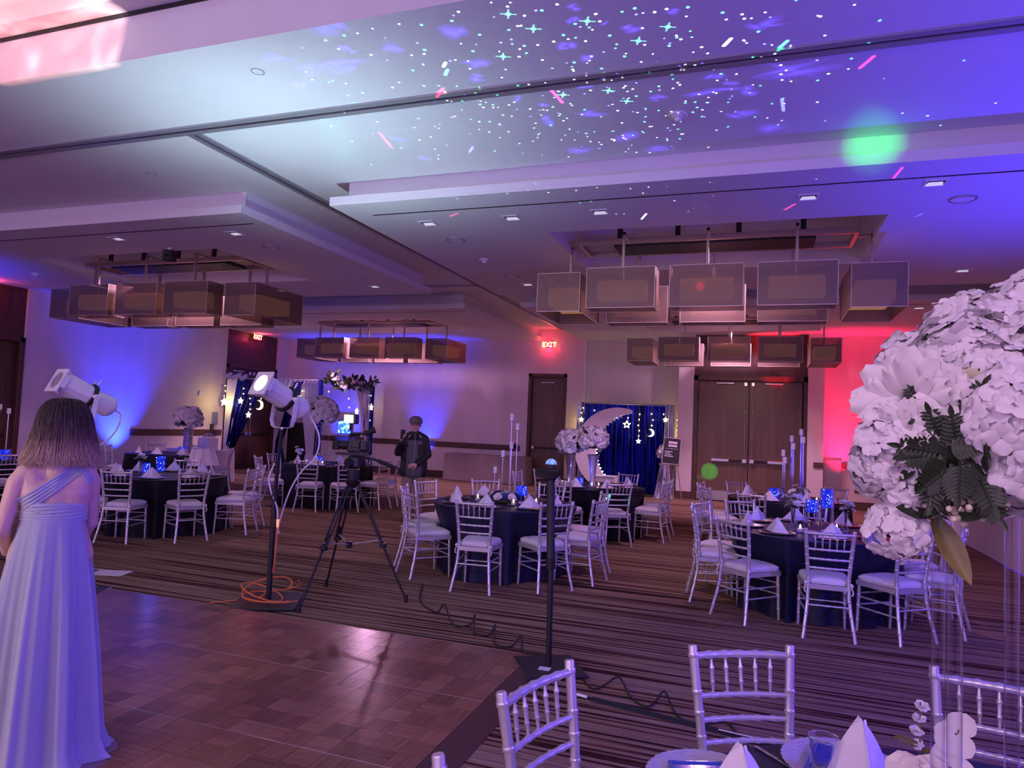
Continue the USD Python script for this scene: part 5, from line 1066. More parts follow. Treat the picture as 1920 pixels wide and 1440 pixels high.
obj('front_fall', MB().grid([[wrap(.055 + .05 * (1 - v) + .01 * math.sin(9 * u), u * (.24 + .10 * (1 - v)), .60 + .335 * v) for u in np.linspace(-1, 1, 13)] for v in np.linspace(0, 1, 7)]), M_NAPK, t, 60); obj('back_fall', MB().grid([[wrap(.055 - .08 * v, u * .235, .935 - .02 * v) for u in np.linspace(-1, 1, 13)] for v in np.linspace(0, 1, 4)]), M_NAPK, t, 60)
# ================================================================== moon backdrop, canopy, easel
def sequin(name, c1, c2, sc=70.0, rough=.28):
    return graph(name, {'tc': ('texture_coordinate', {}), 'v': ('voronoi_texture', {'scale': sc}), 's': ('separate_color', {}), 'r': ('rgb_ramp', {'ramp': [(0, c1), (1, c2)]}),
        'b': ('bump', {'strength': .9, 'distance': .02}), 'm': ('mapping', {'scale': (13, 13, .6)}), 'n': ('noise_texture', {'scale': 1.0, 'detail': 2.0}), 'nr': ('map_range', {'from_min': .35, 'from_max': .65, 'to_min': .25, 'to_max': 1.6}), 'mu': ('vector_math', {'math_type': 'scale'}), 'p': ('principled_bsdf', {'metallic': .75, 'roughness': rough})},
        [('tc.object', 'v.vector'), ('v.color', 's.color'), ('s.r', 'r.fac'), ('tc.object', 'm.vector'), ('m.vector', 'n.vector'), ('n.fac', 'nr.value'), ('nr.result', 'mu.scale'), ('r.color', 'mu.vector1'), ('mu.vector', 'p.base_color'), ('s.g', 'b.height'), ('b.normal', 'p.normal')], 'p.BSDF')
M_SEQB = sequin('blue_sequins', (.002, .004, .07), (.02, .03, .62)); M_SEQS = sequin('silver_sequins', (.35, .33, .45), (.85, .82, .92), 60.0)
M_SHEER = mat('white_voile', (.76, .72, .76), .85); M_NAVYV = sequin('navy_sequin_voile', (.004, .006, .07), (.02, .03, .40), 55.0, .4)
M_BULB = mat('warm_bulb', (1, .9, .6), .4, emit=((1.0, .78, .38), 6.0)); M_SHAPE = mat('warm_light_shape', (1, .95, .7), .4, emit=((1.0, .80, .36), 2.6))
M_WIRE = mat('clear_wire', (.25, .25, .27), .4)
def drape(parent, name, a0, a1, b0, b1, m, folds=6, depth=.04, nrm=(0, -1, 0), pinch=0.0, n=14, top_frac=.25):
    a0, a1, b0, b1, nr = (np.array(q, float) for q in (a0, a1, b0, b1, nrm)); w = folds * 8 + 1; P = np.zeros((n, w, 3))
    for i in range(n):
        v = i / (n - 1); e = v ** .8 if pinch else v
        l = a0 + (b0 - a0) * e; r = a1 + (b1 - a1) * e
        for j in range(w):
            u = j / (w - 1); P[i, j] = l + (r - l) * u + nr * depth * (top_frac + (1 - top_frac) * min(1, v * 2)) * math.sin(u * folds * 2 * PI + .6 * math.sin(5 * v + u * 3))
    return obj(name, MB().grid(P), m, parent, 70)
bd = thing('curtain_backdrop', 'blue sequin curtain backdrop with silver side drapes', 'backdrop', (0, 18.25, 0))
obj('frame', MB().tube([(-4.58, 0, 0), (-4.58, 0, 2.33)], .02, 8).tube([(-2.06, 0, 0), (-2.06, 0, 2.33)], .02, 8).tube([(-4.58, 0, 2.32), (-2.06, 0, 2.32)], .02, 8).box((-4.58, 0, .01), (.4, .4, .015)).box((-2.06, 0, .01), (.4, .4, .015)), M_TRACK, bd)
for k in range(5): drape(bd, 'curtain_panel', (-4.42 + .434 * k, 0, 2.31), (-3.98 + .434 * k, 0, 2.31), (-4.42 + .434 * k, 0, .015), (-3.98 + .434 * k, 0, .015), M_SEQB, 3, .06)
drape(bd, 'side_drape', (-4.60, -.03, 2.33), (-4.40, -.03, 2.33), (-4.62, -.03, .02), (-4.36, -.03, .02), M_SEQS, 3, .04); drape(bd, 'side_drape', (-2.27, -.03, 2.33), (-2.05, -.03, 2.33), (-2.32, -.06, .02), (-1.97, -.06, .02), M_SEQS, 3, .045)
def star2(r, ri, n=5): return Polygon([((r if i % 2 == 0 else ri) * math.sin(i * PI / n), (r if i % 2 == 0 else ri) * math.cos(i * PI / n)) for i in range(2 * n)])
def crescent(r, side): return Point(0, 0).buffer(r, 24).difference(Point(side * r * .42, r * .06).buffer(r * .80, 24))
def light_string(label, p, shapes, bulbs, top, x0, x1, ax='x'):
    """Icicle string: a wire along the top, drops with bulbs, stars and crescents. Coordinates (s, z) along the top wire."""
    t = thing('light_string', label, 'string lights', p)
    def at(s, z, o=0.0): return (s, o, z) if ax == 'x' else (-o, s, z)
    obj('wire', MB().tube([at(x0, top), at(x1, top)], .004, 5), M_WIRE, t); rot = Tm(rx=PI / 2) if ax == 'x' else Tm(rz=PI / 2) @ Tm(rx=PI / 2)
    for s, z in bulbs: obj('bulb', MB().mesh(trimesh.creation.icosphere(1, .019)).xf(Tm(at(s, z, -.01))), M_BULB, t, True)
    for s, z, k, r in shapes:
        shp = star2(r, r * .5).difference(star2(r * .55, r * .27)) if k == 'star' else star2(r, r * .5) if k == 'solid' else crescent(r, 1 if k == 'moonL' else -1)
        obj('star' if 's' in k[:2] else 'crescent', MB().poly(shp, -.01, .01).xf(Tm(at(s, z, -.015)) @ rot), M_SHAPE, t, False)
    for s in sorted({round(q[0], 2) for q in list(bulbs) + [x[:2] for x in shapes]}):
        zs = [q[1] for q in list(bulbs) + [x[:2] for x in shapes] if abs(q[0] - s) < .06]; obj('drop_wire', MB().tube([at(s, top), at(s, min(zs))], .0022, 4), M_WIRE, t)
    return t
def bx_(x, y): return (-4.58 + (x / 5.333 + 960 - 1084) * .014, 2.32 - (y / 5.333 + 660 - 755) * .0139)
light_string('glowing stars and moons on the blue sequin curtain', (0, 18.16, 0), [(*bx_(1062, 640), 'solid', .07), (*bx_(1170, 712), 'star', .115), (*bx_(945, 765), 'moonL', .095), (*bx_(1405, 785), 'moonR', .10), (*bx_(1290, 872), 'solid', .075), (*bx_(1545, 650), 'solid', .075), (*bx_(707, 680), 'solid', .08)],
             [bx_(*q) for q in ((720, 560), (838, 582), (838, 635), (950, 578), (1180, 597), (1178, 645), (1295, 605), (1290, 658), (1283, 715), (1295, 768), (1290, 820), (1410, 597), (1427, 655), (1415, 712), (1527, 597), (950, 690), (705, 610), (1062, 590))], 2.30, -4.55, -2.08)
light_string('short warm light string hanging at the right end of the backdrop', (0, 18.45, 0), [], [(-1.985 + .01 * (k % 2), 1.95 - .13 * k) for k in range(6)], 2.0, -2.03, -1.96)
bulb('curtain_warm_right', (-2.00, 18.62, 1.55), (1, .72, .22), 2.2, .05); bulb('curtain_warm_left', (-4.62, 18.80, 1.7), (1, .72, .25), 1.5, .05); bulb('curtain_blue', (-3.3, 17.6, .25), (.05, .08, 1), 1.1, .1); bulb('curtain_sparkle', (-3.2, 17.7, 1.9), (.9, .85, 1), 1.2, .1)
mp = thing('moon_prop', 'large white crescent moon prop edged with bulbs before the blue curtain', 'moon prop', (-3.35, 17.55, 1.12), .10)
big = Point(0, 0).buffer(1.08, 64); cut = Point(.42, -.02).buffer(.965, 64); cr_ = big.difference(cut).intersection(sbox(-1.2, -1.10, .34, 1.2))
obj('crescent', MB().poly(cr_, -.05, .05).xf(Tm(rx=PI / 2)), mat('moon_white', (.80, .74, .74), .6), mp, False)
M_MBULB = mat('moon_bulb', (1, 1, 1), .4, emit=((.80, .85, 1.0), 4.0))
for a in np.linspace(math.radians(112), math.radians(238), 22): obj('bulb', MB().mesh(trimesh.creation.icosphere(1, .022)).xf(Tm((.42 + .935 * math.cos(a), -.055, -.02 + .935 * math.sin(a)))), M_MBULB if a > 2.85 else M_WHITEP, mp, True)
obj('foot', MB().box((-.25, 0, -1.105), (.9, .4, .03), 0, .01), M_WHITEP, mp, False)
t = thing('display_plinth', 'low white box bench before the blue curtain', 'plinth', (-3.52, 16.95, 0)); obj('box', MB().b2((-.28, -.2, .0), (.28, .2, .50), .01), M_WHITEP, t, False); obj('top', MB().b2((-.29, -.21, .50), (.29, .21, .515), .004), M_WHITEP, t, False)
ez = thing('easel', 'slim gold-toned easel standing right of the blue curtain', 'easel', (-2.02, 17.35, 0), .12)
M_EASEL = mat('easel_metal', (.55, .45, .42), .35, .7)
for a, b in (((-.14, .06, 1.30), (-.36, -.12, .012)), ((.10, .06, 1.30), (.30, -.10, .012)), ((0, .12, 1.25), (.12, .42, .012))): obj('leg', MB().tube([a, b], .011, 8), M_EASEL, ez)
obj('ledge', MB().tube([(-.27, -.03, .852), (.25, -.03, .852)], .012, 8), M_EASEL, ez)
sg = thing('sign_board', 'black notice board with pale lines, leaning on the easel', 'sign', (-2.01, 17.32, .866), .12); Ts = Tm((0, 0, 0), rx=-.17) @ Tm(ry=.07)
obj('board', MB().b2((-.205, -.012, 0), (.205, .0, .64), .004).xf(Ts), M_DARK, sg, False); obj('frame', MB().b2((-.21, -.016, 0), (-.195, .002, .645)).b2((.195, -.016, 0), (.21, .002, .645)).b2((-.21, -.016, 0), (.21, .002, .015)).b2((-.21, -.016, .63), (.21, .002, .645)).xf(Ts), M_TRACK, sg, False)
M_PRINT = mat('pale_print', (.62, .55, .68), .7)
for x0, x1, z0, z1 in ((-.09, .12, .50, .555), (-.09, .12, .425, .475), (-.13, -.03, .372, .379), (.03, .15, .372, .379), (-.01, .012, .362, .386), (-.16, .02, .295, .313), (-.16, -.03, .258, .274), (-.16, .01, .220, .236), (-.165, .05, .178, .198)): obj('text_line', MB().b2((x0, -.0145, z0), (x1, -.0115, z1)).xf(Ts), M_PRINT, sg, False)
ball_bouquet('pale flower bouquet peeking out behind the notice board', (-2.2, 17.80, 1.10), .21, 16, 1.2, 9); t = thing('flower_pedestal', 'silver-draped pedestal behind the easel', 'pedestal', (-2.2, 17.80, 0)); obj('drape', MB().lathe([(.26, .0), (.22, .1), (.13, .45), (.12, .86), (0, .87)], 60, (0, 0, 0), lambda q, i: 1 + .10 * np.sin(9 * q) * (i < 3)), M_SEQS, t, 50)
# ---- draped canopy round the left door
CX0, CX1, CY0, CY1, CH_ = -14.25, -11.2, 16.0, 18.72, 2.63
cn = thing('draped_canopy', 'canopy frame with white and navy drapes in the left corner', 'canopy')
for x in (CX0, CX1):
    for y in (CY0, CY1): obj('post', MB().tube([(x, y, 0), (x, y, CH_)], .022, 8).box((x, y, .012), (.34, .34, .02)), M_WHITEP, cn)
for a, b in (((CX0, CY0), (CX1, CY0)), ((CX0, CY1), (CX1, CY1)), ((CX0, CY0), (CX0, CY1)), ((CX1, CY0), (CX1, CY1))): obj('beam', MB().tube([(*a, CH_), (*b, CH_)], .022, 8), M_WHITEP, cn)
zt = CH_; f = CY0 - .04
drape(cn, 'white_drape', (CX0 - .03, f, zt), (CX0 + .40, f, zt), (CX0 - .02, f, .02), (CX0 + .20, f, .02), M_SHEER, 4, .03); drape(cn, 'navy_drape', (CX0 + .36, f - .03, zt), (CX0 + 1.35, f - .03, zt), (CX0 + .10, f - .03, .75), (CX0 + .36, f - .03, .60), M_NAVYV, 5, .03, pinch=1)
drape(cn, 'white_valance', (CX0 + 1.3, f, zt), (CX1 - .35, f, zt), (CX0 + 1.45, f, zt - .16), (CX1 - .45, f, zt - .18), M_SHEER, 9, .03)
drape(cn, 'navy_drape', (CX1 - .78, f - .03, zt - .05), (CX1 - .48, f - .03, zt - .05), (CX1 - 1.28, f - .03, .9), (CX1 - 1.08, f - .03, .85), M_NAVYV, 4, .03, pinch=1); drape(cn, 'navy_tail', (CX1 - 1.28, f - .03, .9), (CX1 - 1.08, f - .03, .85), (CX1 - 1.30, f, .03), (CX1 - .85, f, .03), M_NAVYV, 4, .04)
drape(cn, 'white_drape', (CX1 - .62, f, zt), (CX1 - .02, f, zt), (CX1 - .30, f, .70), (CX1 - .06, f, .62), M_SHEER, 5, .03, pinch=1); drape(cn, 'white_tail', (CX1 - .30, f, .70), (CX1 - .06, f, .62), (CX1 - .42, f, .02), (CX1 - .02, f, .02), M_SHEER, 4, .03)
g = CX1 + .04
drape(cn, 'navy_drape', (g, CY0 - .12, zt + .03), (g, CY0 + .12, zt + .03), (g + .02, CY0 - .08, .02), (g + .02, CY0 + .10, .02), M_NAVYV, 3, .04, (1, 0, 0)); drape(cn, 'navy_drape', (g, CY1 - .22, zt + .03), (g, CY1 + .08, zt + .03), (g, CY1 - .16, .02), (g, CY1 + .08, .02), M_NAVYV, 3, .04, (1, 0, 0))
drape(cn, 'white_drape', (g, CY1 - 1.0, zt), (g, CY1 - .62, zt), (g, CY1 - .40, .9), (g, CY1 - .24, .85), M_SHEER, 4, .03, (1, 0, 0), 1); drape(cn, 'silver_drape', (g + .02, CY1 - .72, zt), (g + .02, CY1 - .26, zt), (g + .02, CY1 - .40, .03), (g + .02, CY1 - .18, .03), M_SEQS, 4, .03, (1, 0, 0), 1)
gl = thing('flower_garland', 'garland of white roses and dark leaves along the top of the canopy', 'garland', (CX1 + .05, (CY0 + CY1) / 2, CH_)); rr = random.Random(21)
for i in range(26):
    y = -1.12 + 2.36 * i / 25; p = np.array([rr.uniform(-.02, .12), y + rr.uniform(-.04, .04), rr.uniform(-.12, .16)])
    if i % 3: obj('rose', rose(MB(), p, (1, -.5 + rr.uniform(-.4, .4), rr.uniform(-.3, .6)), rr.uniform(.09, .125), rr, 4), M_PETAL if i % 4 else mat('dusk_petal', (.45, .42, .52), .7), gl, 60)
    lm = MB()
    for q in range(5): o = np.array([rr.uniform(-.1, .25), rr.uniform(-.25, .25), rr.uniform(-.22, .28)]); leafm(lm, p, p + o, .09, (.7, -.5, .4))
    obj('leaf_spray', lm, M_LEAF, gl, 60)
obj('vine', MB().tube([(.03, -1.2, 0), (.03, 1.3, 0)], .04, 8), M_LEAF, gl)
gl = thing('flower_garland', 'small rose garland on the near corner of the canopy', 'garland', (CX0 + .15, CY0 - .03, CH_))
for i in range(7): p = np.array([-.18 + .11 * i, -.03, .05 + .05 * math.sin(i * 2.1)]); obj('rose', rose(MB(), p, (.2, -1, .5), .075, rr, 4), M_PETAL, gl, 60)
gl = thing('flower_garland', 'dark leafy garland with roses hanging behind the canopy valance', 'garland', (CX0 + 1.9, CY0 + .05, CH_ - .28))
for i in range(12):
    p = np.array([-.75 + .15 * i, rr.uniform(-.03, .03), -.18 * ((i - 5.5) / 5.5) ** 2 + rr.uniform(-.05, .05)]); lm = MB()
    for q in range(4): leafm(lm, p, p + np.array([rr.uniform(-.2, .2), rr.uniform(-.1, .05), rr.uniform(-.2, .2)]), .08, (0, -1, .2))
    obj('leaf_spray', lm, M_LEAF, gl, 60)
    if i % 2: obj('rose', rose(MB(), p + (0, -.05, 0), (0, -1, .2), .08, rr, 4), M_PETAL, gl, 60)
def cx_(x, y): return (-14.28 + (x / 6 + 400 - 425) * .01757, 2.60 - (y / 6 + 680 - 712) * .01504)
light_string('glowing stars and a crescent moon hanging in the canopy', (0, CY0 - .09, 0), [(*cx_(150, 450), 'solid', .13), (*cx_(345, 430), 'solid', .10), (*cx_(565, 470), 'moonR', .135), (*cx_(447, 583), 'solid', .10), (*cx_(1012, 500), 'solid', .13)],
             [cx_(*q) for q in ((150, 265), (155, 325), (145, 380), (370, 290), (465, 285), (370, 350), (475, 350), (565, 335), (452, 400), (460, 460), (462, 520), (580, 400), (910, 280), (830, 270), (915, 350), (1015, 355), (920, 405), (1040, 300), (985, 415))], CH_ - .02, CX0, CX1)
light_string('glowing stars hanging on the garland side of the canopy', (CX1 + .08, 0, 0), [(17.75, 1.85, 'solid', .11), (18.55, 2.0, 'solid', .11), (16.25, 2.05, 'solid', .09)], [(16.3, 2.35), (16.3, 1.75), (17.3, 2.2), (17.35, 1.95), (18.5, 2.35), (18.52, 1.6)], CH_ - .02, CY0, CY1, 'y')
bulb('canopy_warm_wall', (-14.05, 15.72, 1.9), (1, .74, .22), 2.6, .05); bulb('canopy_warm_front', (-11.45, 16.1, 2.2), (1, .78, .35), 1.2, .05); bulb('canopy_warm_far', (-11.35, 18.5, 2.0), (1, .78, .35), 1.2, .05)
t = thing('wall_screen', 'small glowing blue screen on the wall seen through the canopy', 'screen', (-12.32, 19.06, 1.36)); obj('bezel', MB().b2((-.26, -.02, -.22), (.26, .03, .20), .005), M_DARK, t, False); obj('display', MB().b2((-.24, -.026, -.20), (.24, -.019, .18)), graph('screen_glow', {'tc': ('texture_coordinate', {}), 'n': ('noise_texture', {'scale': 9.0, 'detail': 2.0}), 'r': ('rgb_ramp', {'ramp': [(.35, (.02, .05, .9)), (.5, (.10, .35, 1)), (.62, (.5, .9, 1))]}), 'e': ('emission', {'strength': 1.6})}, [('tc.object', 'n.vector'), ('n.fac', 'r.fac'), ('r.color', 'e.color')], 'e.emission'), t, False)
t = thing('equipment_cabinet', 'dark tall cabinet inside the draped canopy', 'cabinet', (-13.75, 18.85, 0)); obj('body', MB().b2((-.42, -.2, 0), (.42, .2, 1.42), .01), M_DARK, t, False); obj('printed_panel', MB().b2((-.30, -.22, 1.43), (.30, -.19, 1.95)), mat('printed_panel', (.45, .36, .42), .6, noise=((14, 1, 2), .6)), t, False)
# ================================================================== people
def hullm(a, ra, b, rb, sub=14): return m3.Manifold.batch_hull([m3.Manifold.sphere(ra, sub).translate(list(map(float, a))), m3.Manifold.sphere(rb, sub).translate(list(map(float, b)))])
def skin(bones, edge=.014, it=12, extra=()):
    M = m3.Manifold()
    for a, ra, b, rb in bones: M += hullm(a, ra, b, rb)
    for e in extra: M += e
    k = M.refine_to_length(edge).to_mesh(); tm = trimesh.Trimesh(k.vert_properties[:, :3], k.tri_verts); trimesh.smoothing.filter_taubin(tm, iterations=it); return tm
def hand(w, d, nrm, curl=.5, side=1):
    """Bones of a hand at the wrist w, pointing along d, palm facing nrm: palm, four unequal fingers in three joints, thumb from the side."""
    d = np.array(d, float) / np.linalg.norm(d); n = np.array(nrm, float); n -= d * (n @ d); n /= np.linalg.norm(n); x = np.cross(d, n) * side; w = np.array(w, float); B = []
    kn = [w + d * .085 + x * o for o in (.031, .011, -.010, -.029)]
    for k in kn: B.append((w + (k - w) * .12, .016, k, .0105))
    for i in range(3): B.append((kn[i], .0105, kn[i + 1], .0105))
    for k, L in zip(kn, (.068, .078, .072, .055)):
        p, a = k, curl * .5
        for s, r in ((.45, .0088), (.32, .0080), (.25, .0072)):
            q = p + (d * math.cos(a) + n * math.sin(a)) * L * s; B.append((p, r + .0008, q, r)); p, a = q, a + curl
    b0 = w + d * .02 + x * .024; t1 = b0 + (d * .55 + x * .62 + n * .35) * .045; t2 = t1 + (d * .80 + x * .10 + n * .5) * .032; t3 = t2 + (d * .9 - x * .15 + n * .4) * .024
    return B + [(b0, .014, t1, .0112), (t1, .0108, t2, .0095), (t2, .0095, t3, .008)]
def head_extra(c, r=.092, beard=0):
    """Skull, jaw, nose, brow, ears, lips (face towards +y)."""
    c = np.array(c, float); S = lambda p, q, s=14: m3.Manifold.sphere(1.0, s).scale(list(map(float, q))).translate(list(map(float, c + p)))
    return [S((0, -.008, .025), (.076, .094, .088), 24), S((0, .022, -.03), (.058, .068, .072), 20), S((0, .045, -.075), (.034, .036, .03)), m3.Manifold.batch_hull([S((0, .088, .012), (.008, .008, .008)), S((0, .108, -.022), (.013, .011, .010)), S((.014, .088, -.026), (.009, .009, .008)), S((-.014, .088, -.026), (.009, .009, .008))]),
            S((.028, .076, .028), (.024, .014, .009)), S((-.028, .076, .028), (.024, .014, .009)), S((0, .084, -.052), (.021, .011, .006)), S((0, .082, -.061), (.018, .011, .006)), S((.077, -.008, -.005), (.010, .020, .032)), S((-.077, -.008, -.005), (.010, .020, .032))]
def face_parts(parent, c, iris=(.10, .06, .04)):
    c = np.array(c, float)
    for s in (-1, 1):
        e = obj('eye', MB().mesh(trimesh.creation.icosphere(2, .0125)).xf(Tm(c + (s * .030, .074, .012))), mat('eye_white', (.75, .72, .70), .2), parent, True); obj('iris', MB().mesh(trimesh.creation.icosphere(1, .006)).xf(Tm(c + (s * .030, .0835, .012))), mat('iris_brown', iris, .2), e, True)
        obj('eyebrow', MB().tube([c + (s * .014, .090, .032), c + (s * .032, .088, .038), c + (s * .05, .076, .032)], [.003, .004, .002], 6), mat('brow_hair', (.08, .05, .035), .7), parent)
M_SKIN = mat('fair_skin', (.62, .40, .32), .5, noise=(14, .05), subsurface_weight=.12, subsurface_radius=(1.0, .35, .2), subsurface_scale=.01); M_LIP = mat('lip', (.45, .16, .15), .45)
# ---- the woman in the long dress, seen from behind
W0 = (-3.18, 2.46, 0.024); wm = thing('person', 'person in a long pale blue-grey gown with shoulder-length hair, seen from behind', 'person', W0, .88)
hc = (.012, .03, 1.585)
bones = [((-.105, 0, 1.345), .044, (.105, 0, 1.345), .044), ((-.07, .0, 1.25), .083, (.07, .0, 1.25), .083), ((-.10, 0, 1.33), .055, (-.072, 0, 1.24), .080), ((.10, 0, 1.33), .055, (.072, 0, 1.24), .080), ((-.072, 0, 1.24), .080, (-.052, 0, 1.12), .072), ((.072, 0, 1.24), .080, (.052, 0, 1.12), .072), ((-.052, 0, 1.12), .072, (.052, 0, 1.12), .072), ((0, 0, 1.25), .088, (0, 0, 1.12), .078),
         ((-.052, 0, 1.12), .072, (-.085, .0, .95), .092), ((.052, 0, 1.12), .072, (.085, .0, .95), .092), ((-.085, 0, .95), .092, (.085, 0, .95), .092), ((0, -.005, 1.345), .058, (.006, .012, 1.49), .047),
         ((-.085, 0, .93), .088, (-.08, .02, .50), .055), ((-.08, .02, .50), .055, (-.08, -.01, .10), .036), ((.085, 0, .93), .088, (.08, .02, .50), .055), ((.08, .02, .50), .055, (.08, -.01, .10), .036), ((-.08, -.02, .05), .035, (-.085, .13, .035), .028), ((.08, -.02, .05), .035, (.085, .13, .035), .028), ((-.08, -.01, .10), .036, (-.08, -.02, .05), .035), ((.08, -.01, .10), .036, (.08, -.02, .05), .035),
         ((-.122, 0, 1.345), .047, (-.155, -.012, 1.30), .043), ((-.155, -.012, 1.30), .043, (-.197, -.03, 1.09), .034), ((-.197, -.03, 1.09), .034, (-.175, .10, .97), .030), ((-.175, .10, .97), .032, (-.10, .21, .96), .023),
         ((.118, 0, 1.345), .047, (.142, .02, 1.30), .043), ((.142, .02, 1.30), .043, (.150, .07, 1.09), .034), ((.150, .07, 1.09), .034, (.12, .17, 1.0), .029), ((.12, .17, 1.0), .029, (.05, .24, .98), .023)]
bones += hand((-.10, .21, .96), (.85, .5, -.05), (0, -.3, 1), .35, 1) + hand((.05, .24, .98), (-.9, .35, .0), (0, -.3, -1), .35, -1)
wb = skin(bones, .016, 10, head_extra(hc)); body = obj('body', MB().mesh(wb), M_SKIN, wm, True); face_parts(wm, hc); obj('lips', MB().tube([np.array(hc) + (-.02, .088, -.056), np.array(hc) + (0, .095, -.055), np.array(hc) + (.02, .088, -.056)], [.003, .005, .003], 6), M_LIP, wm)
graph('ombre_hair', {'g': ('geometry', {}), 's': ('separate_xyz', {}), 'mr': ('map_range', {'from_min': 1.43, 'from_max': 1.62, 'to_min': 0.0, 'to_max': 1.0}), 'tc': ('texture_coordinate', {}), 'm': ('mapping', {'scale': (60, 60, 3)}), 'n': ('noise_texture', {'scale': 1.0, 'detail': 3.0}), 'mm': ('math', {'math_type': 'multiply_add', 'value2': .5, 'value3': -.25}), 'a': ('math', {'math_type': 'add'}),
    'r': ('rgb_ramp', {'ramp': [(0, (.50, .36, .27)), (.30, (.36, .24, .18)), (.60, (.13, .08, .06)), (1, (.045, .028, .025))]}), 'b': ('bump', {'strength': .5, 'distance': .004}), 'p': ('principled_bsdf', {'roughness': .45, 'specular_ior_level': .35})},
    [('g.position', 's.vector'), ('s.z', 'mr.value'), ('tc.object', 'm.vector'), ('m.vector', 'n.vector'), ('n.fac', 'mm.value1'), ('mm.value', 'a.value1'), ('mr.result', 'a.value2'), ('a.value', 'r.fac'), ('r.color', 'p.base_color'), ('n.fac', 'b.height'), ('b.normal', 'p.normal')], 'p.BSDF')
hz = [(1.702, .0), (1.699, .040), (1.688, .064), (1.665, .086), (1.63, .102), (1.58, .114), (1.53, .123), (1.48, .133), (1.435, .146), (1.405, .160)]
def hair_sheet(shrink, flip):
    n = 150; P = []
    for i, (z, r) in enumerate(hz):
        row = []
        for j in range(n):
            a = math.radians(90 + 52) + (2 * PI - math.radians(104)) * j / (n - 1); bk = max(0, -math.sin(a)); v = i / (len(hz) - 1)
            rr_ = (r - shrink) * (1 + .004 * v * math.sin(34 * a + 3 * math.sin(5 * a)) + .012 * v * math.sin(9 * a + 2)); sy = .94 - .16 * v * bk
            row.append((.012 + rr_ * math.cos(a) * (1 + .06 * v * (math.cos(a) > 0)), .012 + rr_ * sy * math.sin(a), z + (.010 * v * math.sin(3 * a + 1)) * (v > .6) + .012 * (v > .95) - .02 * v * bk * 0))
        P.append(row)
    P = np.array(P); return P[::-1] if flip else P
ho, hi_ = hair_sheet(0, False), hair_sheet(.022, True)
fr = np.array([[(.012 + (r + .001) * math.cos(a), .012 + r * .94 * math.sin(a), z) for a in np.linspace(math.radians(142), math.radians(38), 24)] for z, r in hz[:4]])
obj('hair', MB().grid(ho).grid(hi_).grid(np.stack([ho[-1], hi_[0]])).grid(fr), 'ombre_hair', wm, 60)
ncv, pts_, wid = [], [], []
for k in range(2600):
    a = math.radians(90 + 50) + (2 * PI - math.radians(100)) * rng.random(); v0 = rng.random() * 3.2; off = rng.uniform(-.010, .006); dr = rng.uniform(-.10, .10); ln = rng.uniform(-.030, .012); fl = rng.uniform(-.01, .012); q = []
    for i in np.linspace(v0, 9, 9):
        z, r = np.interp(i, range(10), [h[0] for h in hz]), np.interp(i, range(10), [h[1] for h in hz]); v = i / 9; aa = a + dr * v * v; bk = max(0, -math.sin(aa)); rr_ = r + off + fl * v ** 3 + .004 * math.sin(9 * v + k)
        q.append((.012 + rr_ * math.cos(aa) * (1 + .06 * v * (math.cos(aa) > 0)), .012 + rr_ * (.94 - .16 * v * bk) * math.sin(aa), z + ln * v ** 3 + .004))
    ncv.append(9); pts_ += q; wid += [.0022] * 8 + [.0008]
hc_ = UsdGeom.BasisCurves.Define(stage, numbered(str(wm.GetPath()), 'hair_strands')); hc_.CreateTypeAttr('linear'); hc_.CreateCurveVertexCountsAttr(ncv); hc_.CreatePointsAttr(Vt.Vec3fArray.FromNumpy(np.array(pts_, np.float32))); hc_.CreateWidthsAttr(Vt.FloatArray.FromNumpy(np.array(wid, np.float32))); hc_.SetWidthsInterpolation('vertex')
UsdShade.MaterialBindingAPI.Apply(hc_.GetPrim()).Bind(LOOKS['ombre_hair']); tag(hc_.GetPrim(), kind='stuff')
M_GOWN = mat('dusty_blue_chiffon', (.37, .39, .47), .55, sheen_weight=.3, bump=((60, 60, 8), .05))
def back_y(x, z):
    loc, _, _ = wb.ray.intersects_location([[x, -1.0, z]], [[0, 1.0, 0]]); return float(loc[:, 1].min()) if len(loc) else -.06
def ribbon(name, A, B, wa, wb_, folds=5, n=18, off=.006):
    A, B = np.array(A), np.array(B); P = np.zeros((n, 4 * folds + 1, 3)); d = (B - A) / np.linalg.norm(B - A); s = np.array([-d[1], d[0]])
    for i in range(n):
        v = i / (n - 1); w = wa + (wb_ - wa) * v
        for j in range(4 * folds + 1):
            u = j / (4 * folds) * 2 - 1; q = A + (B - A) * v + s * w * u; P[i, j] = (q[0], back_y(q[0], q[1]) - off - .004 * math.sin(u * folds * PI + 2 * v), q[1])
    return obj(name, MB().grid(P), M_GOWN, wm, 60)
ribbon('strap', (-.125, 1.195), (.095, 1.375), .040, .026, 5); ribbon('strap', (.10, 1.37), (.145, 1.305), .018, .02, 3, 8)
tw = lambda q, i: 1 + .0 * q
m = MB()
for k in range(6):
    z = 1.128 + .0135 * k; q = np.linspace(0, 2 * PI, 48, endpoint=False); m.tube(np.stack([.128 * np.cos(q), .094 * np.sin(q), z + .010 * np.sin(q * 2 + k) * .5], 1)[list(range(48)) + [0]], .0125, 6, False)
obj('waistband', m, M_GOWN, wm, 60); obj('beaded_trim', MB().tube([(-.12, -.05, 1.185), (-.06, -.092, 1.17), (.0, -.101, 1.165)], .005, 6), M_SILVER, wm)
zz = [1.135, 1.09, 1.02, .93, .82, .70, .57, .44, .31, .19, .09, .03, .006]; rx = [.126, .138, .153, .168, .183, .197, .210, .222, .233, .244, .255, .268, .278]
Ph = [rng.uniform(0, 6.28) for _ in range(4)]
